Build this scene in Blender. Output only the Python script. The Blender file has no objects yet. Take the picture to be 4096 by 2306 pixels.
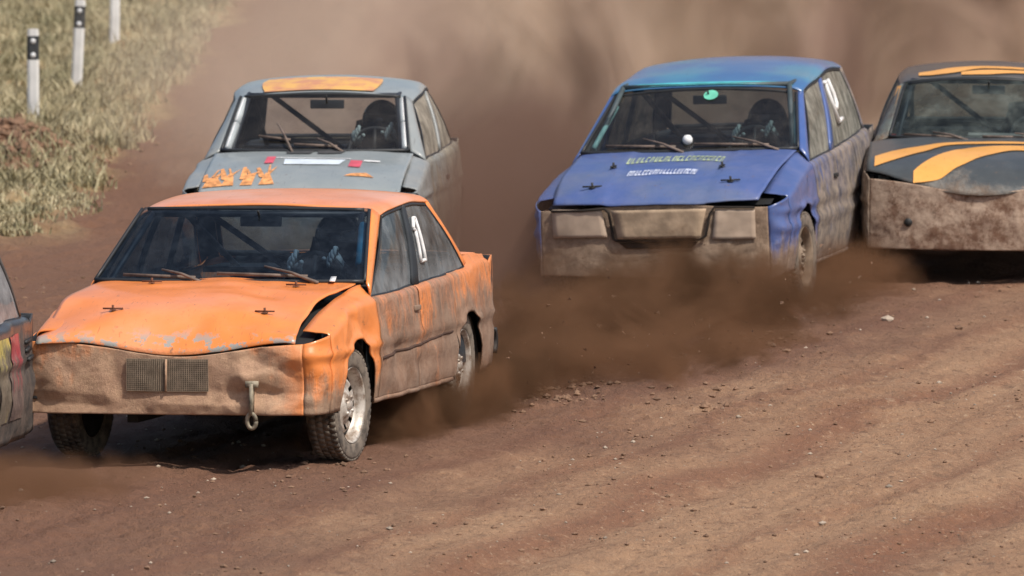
import bpy, math, random
import numpy as np
from mathutils import Vector, noise, Matrix
R = math.radians
C = bpy.context.scene
COL = C.collection

# ------------------------------------------------------------------ camera
cam_d = bpy.data.cameras.new('camera'); cam = bpy.data.objects.new('camera', cam_d); COL.objects.link(cam)
CAM_H, F_PX, Y_HOR = 4.5057, 9000.0, -377.46
cam.location = (0, 0, CAM_H)
cam.rotation_euler = (R(90) - math.atan((288 - Y_HOR) / F_PX), 0, 0)
cam_d.sensor_width = 36; cam_d.lens = F_PX / 1024 * 36
cam_d.clip_start = 1; cam_d.clip_end = 2000
C.camera = cam
cam_d.dof.use_dof = True; cam_d.dof.focus_distance = 49.0; cam_d.dof.aperture_fstop = 6.7; cam_d.dof.aperture_blades = 9
# ------------------------------------------------------------------ world, sun, exposure
SUN_EL, SUN_AZ = R(55), R(132)          # azimuth measured from +Y towards +X
w = bpy.data.worlds.new("World"); C.world = w; w.use_nodes = True
nt = w.node_tree; sky = nt.nodes.new('ShaderNodeTexSky'); sky.sky_type = 'NISHITA'
sky.sun_disc = False; sky.sun_elevation = SUN_EL; sky.sun_rotation = SUN_AZ; sky.dust_density = 3.0; sky.air_density = 1.0
bg = nt.nodes['Background']; bg.inputs[1].default_value = 0.10
nt.links.new(sky.outputs[0], bg.inputs[0])
sd = bpy.data.lights.new('sun', 'SUN'); sd.energy = 3.3; sd.angle = R(1.5); sd.color = (1.0, .93, .84)
sun = bpy.data.objects.new('sun', sd); COL.objects.link(sun)
dvec = Vector((math.sin(SUN_AZ) * math.cos(SUN_EL), math.cos(SUN_AZ) * math.cos(SUN_EL), math.sin(SUN_EL)))
sun.rotation_euler = dvec.to_track_quat('Z', 'Y').to_euler()
C.view_settings.view_transform = 'Standard'; C.view_settings.look = 'None'
C.view_settings.exposure = 0.25; C.view_settings.gamma = 1.0
C.render.engine = 'CYCLES'
C.cycles.use_denoising = True
C.cycles.max_bounces = 6; C.cycles.transparent_max_bounces = 16; C.cycles.volume_bounces = 2
C.cycles.volume_step_rate = 1.0; C.cycles.volume_max_steps = 256
C.cycles.sample_clamp_indirect = 4.0
C.render.filter_size = 1.5

# ------------------------------------------------------------------ helpers
def smooth(a, b, x):
    t = min(1, max(0, (x - a) / (b - a))); return t * t * (3 - 2 * t)
def lerp(a, b, t): return a + (b - a) * t
class Curve:
    """smooth (monotone cubic) curve through (x, value) points"""
    def __init__(s, pts):
        pts = sorted(pts); s.x = [p[0] for p in pts]; s.y = [p[1] for p in pts]; n = len(pts)
        d = [(s.y[i+1]-s.y[i])/(s.x[i+1]-s.x[i]) for i in range(n-1)]
        m = [d[0]] + [0 if d[i-1]*d[i] <= 0 else 2*d[i-1]*d[i]/(d[i-1]+d[i]) for i in range(1, n-1)] + [d[-1]] if n > 1 else [0]
        s.m = m
    def __call__(s, x):
        if x <= s.x[0]: return s.y[0]
        if x >= s.x[-1]: return s.y[-1]
        i = 0
        while s.x[i+1] < x: i += 1
        h = s.x[i+1]-s.x[i]; t = (x-s.x[i])/h; t2 = t*t; t3 = t2*t
        return (2*t3-3*t2+1)*s.y[i]+(t3-2*t2+t)*h*s.m[i]+(-2*t3+3*t2)*s.y[i+1]+(t3-t2)*h*s.m[i+1]
def nz(x, y, z, s=1.0): return noise.noise(Vector((x*s, y*s, z*s)))
def link(name, verts, faces, mat, parent=None, smooth_=True, thick=0, bevel=0, inner=None):
    me = bpy.data.meshes.new(name); me.from_pydata([tuple(v) for v in verts], [], faces); me.update()
    if inner:      # outside of the sheet metal faces away from the cabin; the inside is dark
        c = sum(((p.center - Vector((-1.4, 0, .6))).dot(p.normal) for p in me.polygons))
        if c < 0: me.flip_normals()
        mat = [mat, inner]
    if smooth_:
        me.polygons.foreach_set('use_smooth', [True]*len(me.polygons))
    o = bpy.data.objects.new(name, me); COL.objects.link(o)
    for m in (mat if isinstance(mat, (list, tuple)) else [mat]): me.materials.append(m)
    if parent: o.parent = parent
    if thick:
        md = o.modifiers.new('s', 'SOLIDIFY'); md.thickness = thick; md.offset = -1 if inner else 0
        if inner: md.material_offset = 1; md.material_offset_rim = 0
    if bevel:
        md = o.modifiers.new('b', 'BEVEL'); md.width = bevel; md.segments = 2; md.limit_method = 'ANGLE'
    return o
class MB:
    """collects shapes into one mesh"""
    def __init__(s): s.v = []; s.f = []
    def add(s, v, f):
        n = len(s.v); s.v += [tuple(p) for p in v]; s.f += [tuple(i+n for i in q) for q in f]; return s
    def box(s, c, d, rot=None):
        c = Vector(c); vs = []
        for i in (-1, 1):
            for j in (-1, 1):
                for k in (-1, 1):
                    p = Vector((i*d[0]/2, j*d[1]/2, k*d[2]/2))
                    if rot: p = rot @ p
                    vs.append(c+p)
        return s.add(vs, [(0,1,3,2),(4,6,7,5),(0,4,5,1),(2,3,7,6),(0,2,6,4),(1,5,7,3)])
    def bar(s, p0, p1, wy, wz, up=(0,0,1)):
        p0 = Vector(p0); p1 = Vector(p1); d = (p1-p0); L = d.length; d.normalize()
        a = d.cross(Vector(up)); a.normalize(); b = a.cross(d)
        vs = []
        for p in (p0, p1):
            for i, j in ((-1,-1),(1,-1),(1,1),(-1,1)): vs.append(p + a*(i*wy/2) + b*(j*wz/2))
        return s.add(vs, [(0,1,2,3),(7,6,5,4),(0,4,5,1),(1,5,6,2),(2,6,7,3),(3,7,4,0)])
    def tube(s, pts, r, n=10, cap=True):
        pts = [Vector(p) for p in pts]; m = len(pts); vs = []; fs = []
        rr = r if isinstance(r, (list, tuple)) else [r]*m
        prev = None
        for i, p in enumerate(pts):
            d = (pts[min(i+1, m-1)] - pts[max(i-1, 0)]).normalized()
            a = d.orthogonal().normalized() if prev is None else (prev - d*prev.dot(d)).normalized()
            prev = a; b = d.cross(a)
            for k in range(n):
                t = 2*math.pi*k/n; vs.append(p + (a*math.cos(t)+b*math.sin(t))*rr[i])
        for i in range(m-1):
            for k in range(n): fs.append((i*n+k, i*n+(k+1) % n, (i+1)*n+(k+1) % n, (i+1)*n+k))
        if cap: fs.append(tuple(range(n))[::-1]); fs.append(tuple(range((m-1)*n, m*n)))
        return s.add(vs, fs)
    def lathe(s, prof, c, axis='y', n=48, sx=1, flip=1):
        """prof: (radius, offset along axis)"""
        vs = []; fs = []; m = len(prof)
        for r, h in prof:
            for k in range(n):
                t = 2*math.pi*k/n
                if axis == 'y': vs.append((c[0]+r*math.cos(t)*sx, c[1]+h*flip, c[2]+r*math.sin(t)))
                elif axis == 'z': vs.append((c[0]+r*math.cos(t), c[1]+r*math.sin(t), c[2]+h))
                else: vs.append((c[0]+h, c[1]+r*math.cos(t), c[2]+r*math.sin(t)))
        for i in range(m-1):
            for k in range(n): fs.append((i*n+k, i*n+(k+1) % n, (i+1)*n+(k+1) % n, (i+1)*n+k))
        return s.add(vs, fs)
    def grid(s, fn, us, vs_):
        vv = [fn(u, v) for v in vs_ for u in us]; nu = len(us)
        return s.add(vv, [(j*nu+i, j*nu+i+1, (j+1)*nu+i+1, (j+1)*nu+i) for j in range(len(vs_)-1) for i in range(nu-1)])
    def build(s, name, mat, parent=None, **k): return link(name, s.v, s.f, mat, parent, **k)
def ls(a, b, n): return [a+(b-a)*i/(n-1) for i in range(n)]
def tag(o, label=None, cat=None, group=None, kind=None):
    if label: o['label'] = label
    if cat: o['category'] = cat
    if group: o['group'] = group
    if kind: o['kind'] = kind
    return o
def empty(name, loc=(0,0,0), rot=(0,0,0)):
    o = bpy.data.objects.new(name, None); COL.objects.link(o); o.location = loc; o.rotation_euler = rot; o.empty_display_size = .2
    return o

# ------------------------------------------------------------------ materials
class NT:
    def __init__(s, name):
        s.m = bpy.data.materials.new(name); s.m.use_nodes = True; s.t = s.m.node_tree
        s.b = s.t.nodes['Principled BSDF']; s.out = s.t.nodes['Material Output']
    def n(s, typ, **kw):
        o = s.t.nodes.new(typ)
        for k, v in kw.items(): setattr(o, k, v)
        return o
    def l(s, a, b): s.t.links.new(a, b)
    def co(s, scale=(1,1,1), rot=(0,0,0), loc=(0,0,0)):
        tc = s.n('ShaderNodeTexCoord'); mp = s.n('ShaderNodeMapping')
        mp.inputs['Scale'].default_value = scale; mp.inputs['Rotation'].default_value = rot; mp.inputs['Location'].default_value = loc
        s.l(tc.outputs['Object'], mp.inputs[0]); return mp.outputs[0]
    def noise(s, co, scale, detail=5, rough=.55, dist=0):
        o = s.n('ShaderNodeTexNoise'); o.inputs['Scale'].default_value = scale; o.inputs['Detail'].default_value = detail
        o.inputs['Roughness'].default_value = rough; o.inputs['Distortion'].default_value = dist
        s.l(co, o.inputs['Vector']); return o.outputs['Fac']
    def math(s, op, a, b=None, c=None, clamp=False):
        o = s.n('ShaderNodeMath', operation=op, use_clamp=clamp)
        for i, q in enumerate((a, b, c)):
            if q is None: continue
            if isinstance(q, (int, float)): o.inputs[i].default_value = q
            else: s.l(q, o.inputs[i])
        return o.outputs[0]
    def ramp(s, f, lo, hi, a=0.0, b=1.0):
        o = s.n('ShaderNodeMapRange', interpolation_type='SMOOTHSTEP')
        o.inputs['From Min'].default_value = lo; o.inputs['From Max'].default_value = hi
        o.inputs['To Min'].default_value = a; o.inputs['To Max'].default_value = b
        s.l(f, o.inputs['Value']); return o.outputs['Result']
    def mix(s, f, a, b):
        o = s.n('ShaderNodeMix', data_type='RGBA')
        if isinstance(f, (int, float)): o.inputs[0].default_value = f
        else: s.l(f, o.inputs[0])
        for i, q in ((6, a), (7, b)):
            if isinstance(q, tuple): o.inputs[i].default_value = (*q, 1)
            else: s.l(q, o.inputs[i])
        return o.outputs[2]
    def bump(s, h, strength, dist=.01):
        o = s.n('ShaderNodeBump'); o.inputs['Strength'].default_value = strength; o.inputs['Distance'].default_value = dist
        s.l(h, o.inputs['Height']); s.l(o.outputs[0], s.b.inputs['Normal'])
    def set(s, **k):
        for a, v in k.items():
            i = s.b.inputs[a.replace('_', ' ')]
            if isinstance(v, tuple): i.default_value = (*v, 1) if len(v) == 3 else v
            elif isinstance(v, (int, float)): i.default_value = v
            else: s.l(v, i)
        return s.m
MUD = (.34, .245, .17); MUD2 = (.20, .135, .09)
def plain(name, col, rough=.6, metal=0, var=.25, sc=8, bump=0):
    t = NT(name); f = t.noise(t.co(), sc, 6)
    c = t.mix(t.ramp(f, .3, .7), tuple(x*(1-var) for x in col), tuple(min(1, x*(1+var*.6)) for x in col))
    if bump: t.bump(f, bump, .01)
    return t.set(Base_Color=c, Roughness=rough, Metallic=metal)
def paint(name, base, zlo, zhi, film=.12, rough=.32, streak=.3, amp=.5, cap=.95, mud=MUD, mud2=MUD2, chip=None, chipz=None, seed=0.0, var=.08, fade_or_sheen=None, ymud=None, xmud=None):
    """car paint with dried mud that gets denser from zhi down to zlo"""
    t = NT(name); co = t.co(loc=(seed, seed*.7, 0))
    tc = t.n('ShaderNodeTexCoord'); sp = t.n('ShaderNodeSeparateXYZ'); t.l(tc.outputs['Object'], sp.inputs[0])
    big = t.noise(co, 2.6, 7, .62, .3); fine = t.noise(co, 26, 6, .65)
    st = t.noise(t.co(scale=(9, 9, 1.3), rot=(0, R(14), 0), loc=(seed, 0, 0)), 2.2, 5, .6, .6)
    z = t.ramp(sp.outputs[2], zlo, zhi, 1, 0)
    a = t.math('MULTIPLY_ADD', t.math('SUBTRACT', big, .5), amp*2, z)
    a = t.math('MULTIPLY_ADD', t.math('SUBTRACT', st, .5), streak*2, a)
    a = t.math('MULTIPLY_ADD', t.math('SUBTRACT', fine, .5), .45, a)
    m = t.ramp(a, .15, .85, 0, cap)
    if ymud: m = t.math('MULTIPLY', m, t.ramp(t.math('MULTIPLY_ADD', t.math('SUBTRACT', big, .5), .5, sp.outputs[1]), ymud[0], ymud[1], 1, .25))
    if xmud: m = t.math('MAXIMUM', m, t.math('MULTIPLY', t.ramp(t.math('MULTIPLY_ADD', t.math('SUBTRACT', st, .5), 1.2, sp.outputs[0]), xmud[0], xmud[1], 0, 1), t.ramp(st, .2, .55, .55, .95)))
    m = t.math('MAXIMUM', m, t.ramp(big, .25, .75, film*.4, film))
    spl = t.ramp(t.noise(co, 60, 3, .5), .66, .72, 0, .5); m = t.math('MAXIMUM', m, t.math('MULTIPLY', spl, t.ramp(big, .35, .6)))
    b0 = t.mix(t.ramp(big, .3, .7), tuple(x*(1-var) for x in base), tuple(min(1, x*(1+var)) for x in base))
    if fade_or_sheen: b0 = t.mix(t.ramp(t.noise(co, 1.3, 4), .42, .62), b0, fade_or_sheen)  # patches of a second tone: fading, and on roofs painted-in sky sheen
    scr = t.noise(t.co(scale=(2, 30, 5), rot=(.3, .2, .5), loc=(seed, 3, 0)), 3, 4, .6)
    b0 = t.mix(t.ramp(scr, .63, .70, 0, .6), b0, tuple(x*.38+.02 for x in base))
    b0 = t.mix(t.math('MULTIPLY', t.ramp(t.noise(t.co(loc=(seed, 5, 2)), 16, 9, .75), .62, .66), .7), b0, (.16, .10, .07))     # chips down to rust and primer
    if chip:
        cf = t.math('MULTIPLY', t.ramp(t.noise(co, 9, 8, .7), .52, .56), t.ramp(sp.outputs[2], chipz[0], chipz[1], 1, 0))
        b0 = t.mix(cf, b0, chip)
    mc = t.mix(t.ramp(t.noise(co, 7, 9, .75), .36, .62), mud2, mud)
    mc = t.mix(t.ramp(t.noise(co, 21, 6, .7), .58, .70, 0, .5), mc, tuple(x*.55 for x in mud2)); mc = t.mix(t.ramp(t.noise(co, 17, 6, .7, .4), .60, .72, 0, .45), mc, tuple(min(1, x*1.35) for x in mud))
    t.bump(t.math('MULTIPLY_ADD', m, .7, t.math('MULTIPLY', t.noise(co, 38, 8, .8), m)), .8, .010)
    return t.set(Base_Color=t.mix(m, b0, mc), Roughness=t.ramp(m, 0, 1, rough, .9), Coat_Weight=t.ramp(m, 0, .4, .5, 0), Coat_Roughness=.15)
def glass(name, tint, film=.06, filmcol=(.40, .36, .31), gloss=.09, streaky=0.0, filmhi=None, zf=None):
    t = NT(name); t.t.nodes.remove(t.b)
    tr = t.n('ShaderNodeBsdfTransparent'); tr.inputs[0].default_value = (*tint, 1)
    gl = t.n('ShaderNodeBsdfGlossy'); gl.inputs['Roughness'].default_value = .06; gl.inputs[0].default_value = (.9, .95, 1, 1)
    df = t.n('ShaderNodeBsdfDiffuse')
    fr = t.n('ShaderNodeLayerWeight'); fr.inputs[0].default_value = .25
    m1 = t.n('ShaderNodeMixShader'); t.l(t.math('MULTIPLY_ADD', fr.outputs[0], .55, gloss*.4, clamp=True), m1.inputs[0])
    t.l(tr.outputs[0], m1.inputs[1]); t.l(gl.outputs[0], m1.inputs[2])
    co = t.co()
    f = t.noise(co, 4, 7, .65)
    if streaky: f = t.math('MULTIPLY_ADD', t.math('SUBTRACT', t.noise(t.co(scale=(7, 7, 1), rot=(0, R(-18), 0)), 2, 5, .6, 1), .5), streaky, f)
    fm = t.ramp(f, .35, .75, film, filmhi if filmhi else film*2.5)
    if zf:
        tc = t.n('ShaderNodeTexCoord'); sp = t.n('ShaderNodeSeparateXYZ'); t.l(tc.outputs['Object'], sp.inputs[0])
        fm = t.math('ADD', fm, t.ramp(t.math('MULTIPLY_ADD', t.math('SUBTRACT', f, .5), .3, sp.outputs[2]), zf[0], zf[1], zf[2], 0), clamp=True)
    t.l(t.mix(t.ramp(t.noise(co, 9, 5), .35, .65), tuple(x*.6 for x in filmcol), filmcol), df.inputs[0])
    m2 = t.n('ShaderNodeMixShader'); t.l(fm, m2.inputs[0]); t.l(m1.outputs[0], m2.inputs[1]); t.l(df.outputs[0], m2.inputs[2])
    t.l(m2.outputs[0], t.out.inputs[0]); return t.m
BLACK = plain('black_plastic', (.018, .018, .018), .6, sc=10)
RUBBER = plain('window_rubber', (.02, .022, .024), .5)
DARKIN = plain('dark_interior', (.02, .026, .033), .8)
TYRE = (lambda t: t.set(Base_Color=t.mix(t.ramp(t.noise(t.co(), 14, 7, .7), .34, .6), (.06, .05, .042), (.20, .165, .13)), Roughness=.92))(NT('dusty_tyre_rubber'))
RIM = (lambda t: t.set(Base_Color=t.mix(t.ramp(t.noise(t.co(), 11, 7, .7), .42, .68), (.60, .56, .50), MUD2), Roughness=.5, Metallic=.25))(NT('dusty_steel_rim'))
CAGE = plain('cage_paint', (.03, .035, .045), .5)
SEATM = plain('seat_cloth', (.012, .013, .016), .9)
STEEL = plain('worn_steel', (.30, .27, .23), .5, .5, .5, 20)
WHITE = plain('white_paint', (.75, .75, .74), .5, 0, .15)
WIPER = plain('muddy_wiper', (.17, .125, .10), .7, 0, .4, 18)

# ------------------------------------------------------------------ car builder
WHEEL_R = .30
def wheel(parent, x, y, sgn, r, zc, steer=0, w=.170, rimm=RIM, holes=8, name='wheel'):
    """tyre with tread, steel rim with a ring of holes, hub; outer face towards sgn*y"""
    o = empty(name, (x, y, zc), (0, 0, steer)); o.parent = parent
    m = MB(); hw = w/2; rr = r*.665
    prof = [(rr, -hw*.8), (rr+.012, -hw*.98), (lerp(rr, r, .55), -hw*1.06), (r*.955, -hw), (r*.992, -hw*.8), (r, -hw*.4), (r, 0), (r, hw*.4), (r*.992, hw*.8), (r*.955, hw), (r*.93, hw*1.03), (lerp(rr, r, .55), hw*1.07), (lerp(rr, r, .25), hw*1.02), (rr+.012, hw*.98), (rr, hw*.8)]
    m.lathe(prof, (0,0,0), n=64, flip=sgn)
    for k in range(54):          # tread blocks
        for q, off in ((-.6, 0), (-.1, .5), (.4, 0), (.8, .5)):
            t = 2*math.pi*(k+off)/54; c = Vector((math.cos(t)*(r-.0045), q*hw*.95, math.sin(t)*(r-.0045)))
            m.box(c, (.014, hw*.42, .026), Matrix.Rotation(-t, 3, 'Y'))
    m.build('tyre', TYRE, o)
    m = MB()
    # disc with holes
    hub, rout = .030, rr*.80
    NT_, NR = 96, 14
    dprof = Curve([(hub, .020), (.055, .026), (.075, .008), (.105, -.004), (.13, .004), (rout, -.022)])
    vs = []; fs = []
    for j in range(NR+1):
        rad = lerp(hub, rout, j/NR)
        for k in range(NT_):
            t = 2*math.pi*k/NT_; vs.append((rad*math.cos(t), sgn*(hw*.45+dprof(rad)), rad*math.sin(t)))
    hr = lerp(hub, rout, .69)
    for j in range(NR):
        for k in range(NT_):
            rad = lerp(hub, rout, (j+.5)/NR); t = (k+.5)/NT_*holes; t = (t-round(t))*2*math.pi/holes
            if (t*hr/.019)**2 + ((rad-hr)/.015)**2 < 1: continue
            fs.append((j*NT_+k, j*NT_+(k+1) % NT_, (j+1)*NT_+(k+1) % NT_, (j+1)*NT_+k))
    m.add(vs, fs)
    m.lathe([(rout, hw*.42-.02), (rout+.006, hw*.2), (rr*.90, -hw*.1), (rr*.92, hw*.5), (rr*.96, hw*.75), (rr*1.0, hw*.86), (rr*1.03, hw*.98), (rr*1.03, hw*.90)], (0,0,0), n=64, flip=sgn)
    m.lathe([(.001, hw*.45+.036), (.024, hw*.45+.036), (.030, hw*.45+.02)], (0,0,0), n=20, flip=sgn)
    for k in range(4):
        t = 2*math.pi*(k+.4)/4; m.lathe([(.001, hw*.45+.034), (.009, hw*.45+.034), (.010, hw*.45+.01)], (.052*math.cos(t), 0, .052*math.sin(t)), n=8, flip=sgn)
    m.build('rim', rimm, o)
    MB().lathe([(.001, hw*.2), (rr*.9, hw*.2), (rr*.98, -hw*.8), (.001, -hw*.8)], (0,0,0), n=32, flip=sgn).build('brake_drum', BLACK, o)
    return o

def tents(L, a, b):
    """sharp folds in sheet metal: each (a0, b0, a1, b1, height, width) is a ridge (or valley) along a line"""
    r = 0
    for a0, b0, a1, b1, h, wd in L:
        da, db = a1-a0, b1-b0; t = max(0, min(1, ((a-a0)*da+(b-b0)*db)/(da*da+db*db)))
        d = math.hypot(a-a0-t*da, b-b0-t*db)
        if d < wd: r += h*(1-d/wd)
    return r
class Car:
    def __init__(s, P):
        s.P = P; s.root = empty(P['name'], (P['X'], P['Y'], 0), (R(P['roll']), R(P['pitch']), -R(90+P['yaw'])))
        tag(s.root, P['label'], 'car', P.get('group'))
        s.W = Curve(P['W']); s.zt = Curve(P['ztop']); s.yi = Curve(P['yin']); s.zi = Curve(P['zin'])
        s.ra = P.get('arch', .355)
        s.seed = P.get('seed', 0); s.da = P.get('dent', 1.0)
        s.build()
    # --- surfaces in car coordinates (x forward, y left, z up, origin under the front axle)
    def yside(s, x, z, sg):
        W = s.W(x); zm = .52
        if z < zm: y = W*(1-.045*((zm-z)/.3)**2)
        else: y = W*(1-.04*((z-zm)/.38)**2)
        cz = s.P.get('crease', .56)
        y += .012*math.exp(-((z-cz)/.02)**2) - .010*math.exp(-((z-cz+.05)/.03)**2)
        if 'rub' in s.P: y += .014*math.exp(-((z-s.P['rub'])/.028)**4)
        for ax in (0, -s.P['wb']):          # arch lip
            d = math.hypot(x-ax, z-.30); y += .010*math.exp(-((d-s.ra-.005)/.022)**2)
        n = nz(x+s.seed, sg*2+s.seed, z, 2.3)*.006 + .008-abs(nz(x*1.2+z*.8+s.seed, sg*3+s.seed, z*1.2-x*.5, 2.4))*.022 - abs(nz(x+s.seed, sg*5, z, 7.5))*.004 + nz(x, sg*7+s.seed, z, 17)*.0022
        n += tents(s.P.get('folds_side', ()), x, z)
        return y + n*s.da
    def zb(s, x):
        z = s.P['sill'](x) if callable(s.P['sill']) else s.P['sill']
        for ax in (0, -s.P['wb']):
            d = abs(x-ax)
            if d < s.ra: z = max(z, .30+s.P.get('archz', 0)+math.sqrt(s.ra**2-d*d)*1.0)
        return z
    def xs(s, a, b):
        r = set(ls(a, b, max(3, int(abs(b-a)/.03)+1)))
        for ax in (0, -s.P['wb']):
            for k in range(41):
                q = ax + s.ra*math.cos(math.pi*k/40)*.9995
                if min(a, b) < q < max(a, b): r.add(q)
            for q in (ax-s.ra-.002, ax+s.ra+.002):
                if min(a, b) < q < max(a, b): r.add(q)
        return sorted(r, reverse=True)
    def panel(s, name, a, b, sg, mat, inner, thick=.006, slant=None, label=None):
        xs = s.xs(a, b); us = range(len(xs)); NV = 26
        def fn(i, v):
            x = xs[int(i)]; zt = s.zt(x); rr = .045
            tt = v/(NV-1)
            if tt <= .72:
                z = lerp(s.zb(x), zt-rr, tt/.72); y = s.yside(x, z, sg)
                if slant: x = x + slant(z)
                return (x, sg*y, z)
            ys = s.yside(x, zt-rr, sg); k = (tt-.72)/.28
            if inner:   # roll over the shoulder to the inner edge
                yi = s.yi(x); zi = s.zi(x)
                if k < .5:
                    a_ = k/.5*math.pi/2; return (x, sg*(ys-.03*(1-math.cos(a_))), zt-rr+(rr-.002)*math.sin(a_))
                q = (k-.5)/.5; y0 = ys-.03
                return (x, sg*lerp(y0, yi, q), lerp(zt-.002, zi, q)+nz(x+s.seed, q+sg, 3, 4)*.006*s.da)
            a_ = k*math.pi/2; return (x+(slant(zt) if slant else 0), sg*(ys-.035*(1-math.cos(a_))), zt-rr+rr*math.sin(a_))
        return MB().grid(fn, us, range(NV)).build(name, mat, s.root, thick=thick)
    def hoodz(s, x, y):
        P = s.P; hx0, hx1 = P['hood'][:2]; t = (hx1-x)/(hx1-hx0)
        zc = s.hc(x); e = abs(y)/P['hood'][2]
        z = zc - (zc-s.he(x))*e**2.5
        if 'dip' in P:
            d = P['dip']; z -= d[0]*math.exp(-((y-d[1])/d[2])**2)*smooth(hx1-d[3], hx1, x)
        z += (nz(x+s.seed, y, 1.3, 2.6)*.010 + nz(x+s.seed, y, 7, 7)*.004)*s.da
        z += tents(P.get('folds_hood', ()), x, y)
        if 'rib' in P:
            for ry in P['rib']: z += .008*(smooth(ry-.02, ry+.02, abs(y)))
        return z
    def roofz(s, x, y):
        P = s.P; zc = s.rc(x); hw = s.rw(x); e = min(1, abs(y)/hw)
        return zc - (P['rcrown'](x) if callable(P.get('rcrown')) else P.get('rcrown', .035))*e**2 - .02*e**14 + nz(x+s.seed, y, 2, 3)*.003*s.da
    def on_hood(s, pts_fn, name, mat, nu=12, nv=4, off=.005, parent=None, surf=None):
        f = surf or s.hoodz
        def fn(u, v):
            x, y = pts_fn(u, v); return (x, y, f(x, y)+off)
        return MB().grid(fn, ls(0, 1, nu), ls(0, 1, nv)).build(name, mat, parent or s.root)
    def quads_on(s, quads, name, mat, parent, surf=None, off=.005):
        m = MB(); f = surf or s.hoodz
        for q in quads:
            def fn(u, v):
                x = lerp(lerp(q[0][0], q[1][0], u), lerp(q[3][0], q[2][0], u), v); y = lerp(lerp(q[0][1], q[1][1], u), lerp(q[3][1], q[2][1], u), v)
                return (x, y, f(x, y)+off)
            m.grid(fn, ls(0, 1, 4), ls(0, 1, 4))
        return m.build(name, mat, parent)
    def build(s):
        P = s.P; r = s.root; M = P['mats']; wb = P['wb']
        s.hc = Curve(P['hoodc']); s.he = Curve(P['hoode']); s.rc = Curve(P['roofc']); s.rw = Curve(P['roofw'])
        xf, xt = P['xf'], P['xt']; d0, d1, d2 = P['doors']     # door front, split, rear edge
        A0, A1 = Vector(P['A0']), Vector(P['A1'])      # windscreen base / top corner (left side)
        C0, C1 = Vector(P['C0']), Vector(P['C1'])      # rear window base / top corner (left side)
        g = .009
        for sg in (1, -1):
            s.panel('front_fender', P['xcf'], d0+g, sg, M['fender'], True)
            if P.get('two_door'):
                s.panel('door', d0-g, d1+g, sg, M['side'], False); s.panel('rear_fender', d1-g, P['xcr'], sg, M['side'], 'rear')
            else:
                s.panel('front_door', d0-g, d1+g, sg, M['side'], False); s.panel('rear_door', d1-g, d2+g, sg, M['side'], False)
                s.panel('rear_fender', d2-g, P['xcr'], sg, M['side'], 'rear')
        for o in [c for c in r.children if c.name.startswith(('front_door', 'door'))]:
            sg = 1 if o.data.vertices[0].co.y > 0 else -1
            y = s.yside(d1+.12, .74, sg)*sg
            MB().box((d1+.11, y+sg*.008, .745), (.14, .02, .028)).build('door_handle', M.get('handle', BLACK), o, bevel=.004)
        for sg in (1, -1):
            if 'mould' in P:
                (xa, za), (xb, zb2) = P['mould']
                for u0, u1 in ((0, (xa-d1)/(xa-xb)-.008), ((xa-d1)/(xa-xb)+.008, 1)):
                    m = MB(); pts = [(lerp(xa, xb, u), sg*(s.yside(lerp(xa, xb, u), lerp(za, zb2, u), sg)+.003), lerp(za, zb2, u)) for u in ls(u0, u1, 24)]
                    m.tube(pts, .0085, 6); m.build('side_moulding', P['mouldmat'], r)
            m = MB(); xs_ = ls(-s.ra-.03, -wb+s.ra+.03, 40); m.tube([(x, sg*(s.yside(x, s.zb(x)+.01, sg)-.006), s.zb(x)+.006) for x in xs_], .016, 8); m.build('sill', M['side'], r)
        # hood
        hx0, hx1, hy = P['hood']
        hel = Curve(P['hood_edge_l']) if 'hood_edge_l' in P else None; her = Curve(P['hood_edge_r']) if 'hood_edge_r' in P else None
        def hood_pt(u, v):
            fx = P.get('hood_front', lambda y: 0)
            x = lerp(hx0, hx1, v); yl = hel(x) if hel else hy; yr = her(x) if her else hy
            y = lerp(-yr, yl, u); x2 = lerp(hx0, hx1+fx(y), v)
            z = s.hoodz(x2, y)
            lip = max(0, (v-.96)/.04); z -= .012*lip
            return (x2, y, z)
        s.hood_o = MB().grid(hood_pt, ls(0, 1, 60), ls(0, 1, 48)).build('hood', M['hood'], r, thick=.008, inner=DARKIN)
        # engine bay / under body, dark
        m = MB()
        m.box(((hx1-.26+hx0)/2, 0, .47), (hx1-hx0-.26, 1.16, .30)); m.box((-wb/2-.15, 0, .36), (wb+.5, 1.16, .18)); m.box((-wb-.45, 0, .5), (.7, 1.16, .34))
        m.tube([(-.15, -.62, .29), (-.15, .62, .29)], .03); m.tube([(-wb, -.62, .32), (-wb, .62, .32)], .035)
        for sg in (-1, 1): m.box((.10, sg*.32, .24), (.6, .06, .05)); m.box((-wb/2, sg*.70, .45), (wb-.85, .06, .36))
        m.build('chassis', BLACK, r, smooth_=False)
        def eb(u, v):
            y = lerp(-hy-.02, hy+.02, u); x = lerp(hx0, hx1-.06+P.get('hood_front', lambda q: 0)(y), v); return (x, y, min(s.hoodz(x, y), s.zt(x)+.02)-.045)
        MB().grid(eb, ls(0, 1, 16), ls(0, 1, 16)).build('engine_bay', BLACK, r)
        for ax in (.0, -wb):
            for sg in (-1, 1):
                m = MB(); arc = [(ax+(s.ra+.01)*math.cos(k*math.pi/20), .28+P.get('archz', 0)+(s.ra+.01)*math.sin(k*math.pi/20)) for k in range(21)]; yo = sg*(s.W(ax)-.03)
                vv = [(x, yo, z) for x, z in arc]+[(x, sg*.56, z) for x, z in arc]; m.add(vv, [(k, k+1, 22+k, 21+k) for k in range(20)]+[tuple(range(21, 42))])
                m.build('wheel_well', BLACK, r)
        # front plate and lower front
        fb = P['front_z']; pl, pr = P['plate_y']
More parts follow.
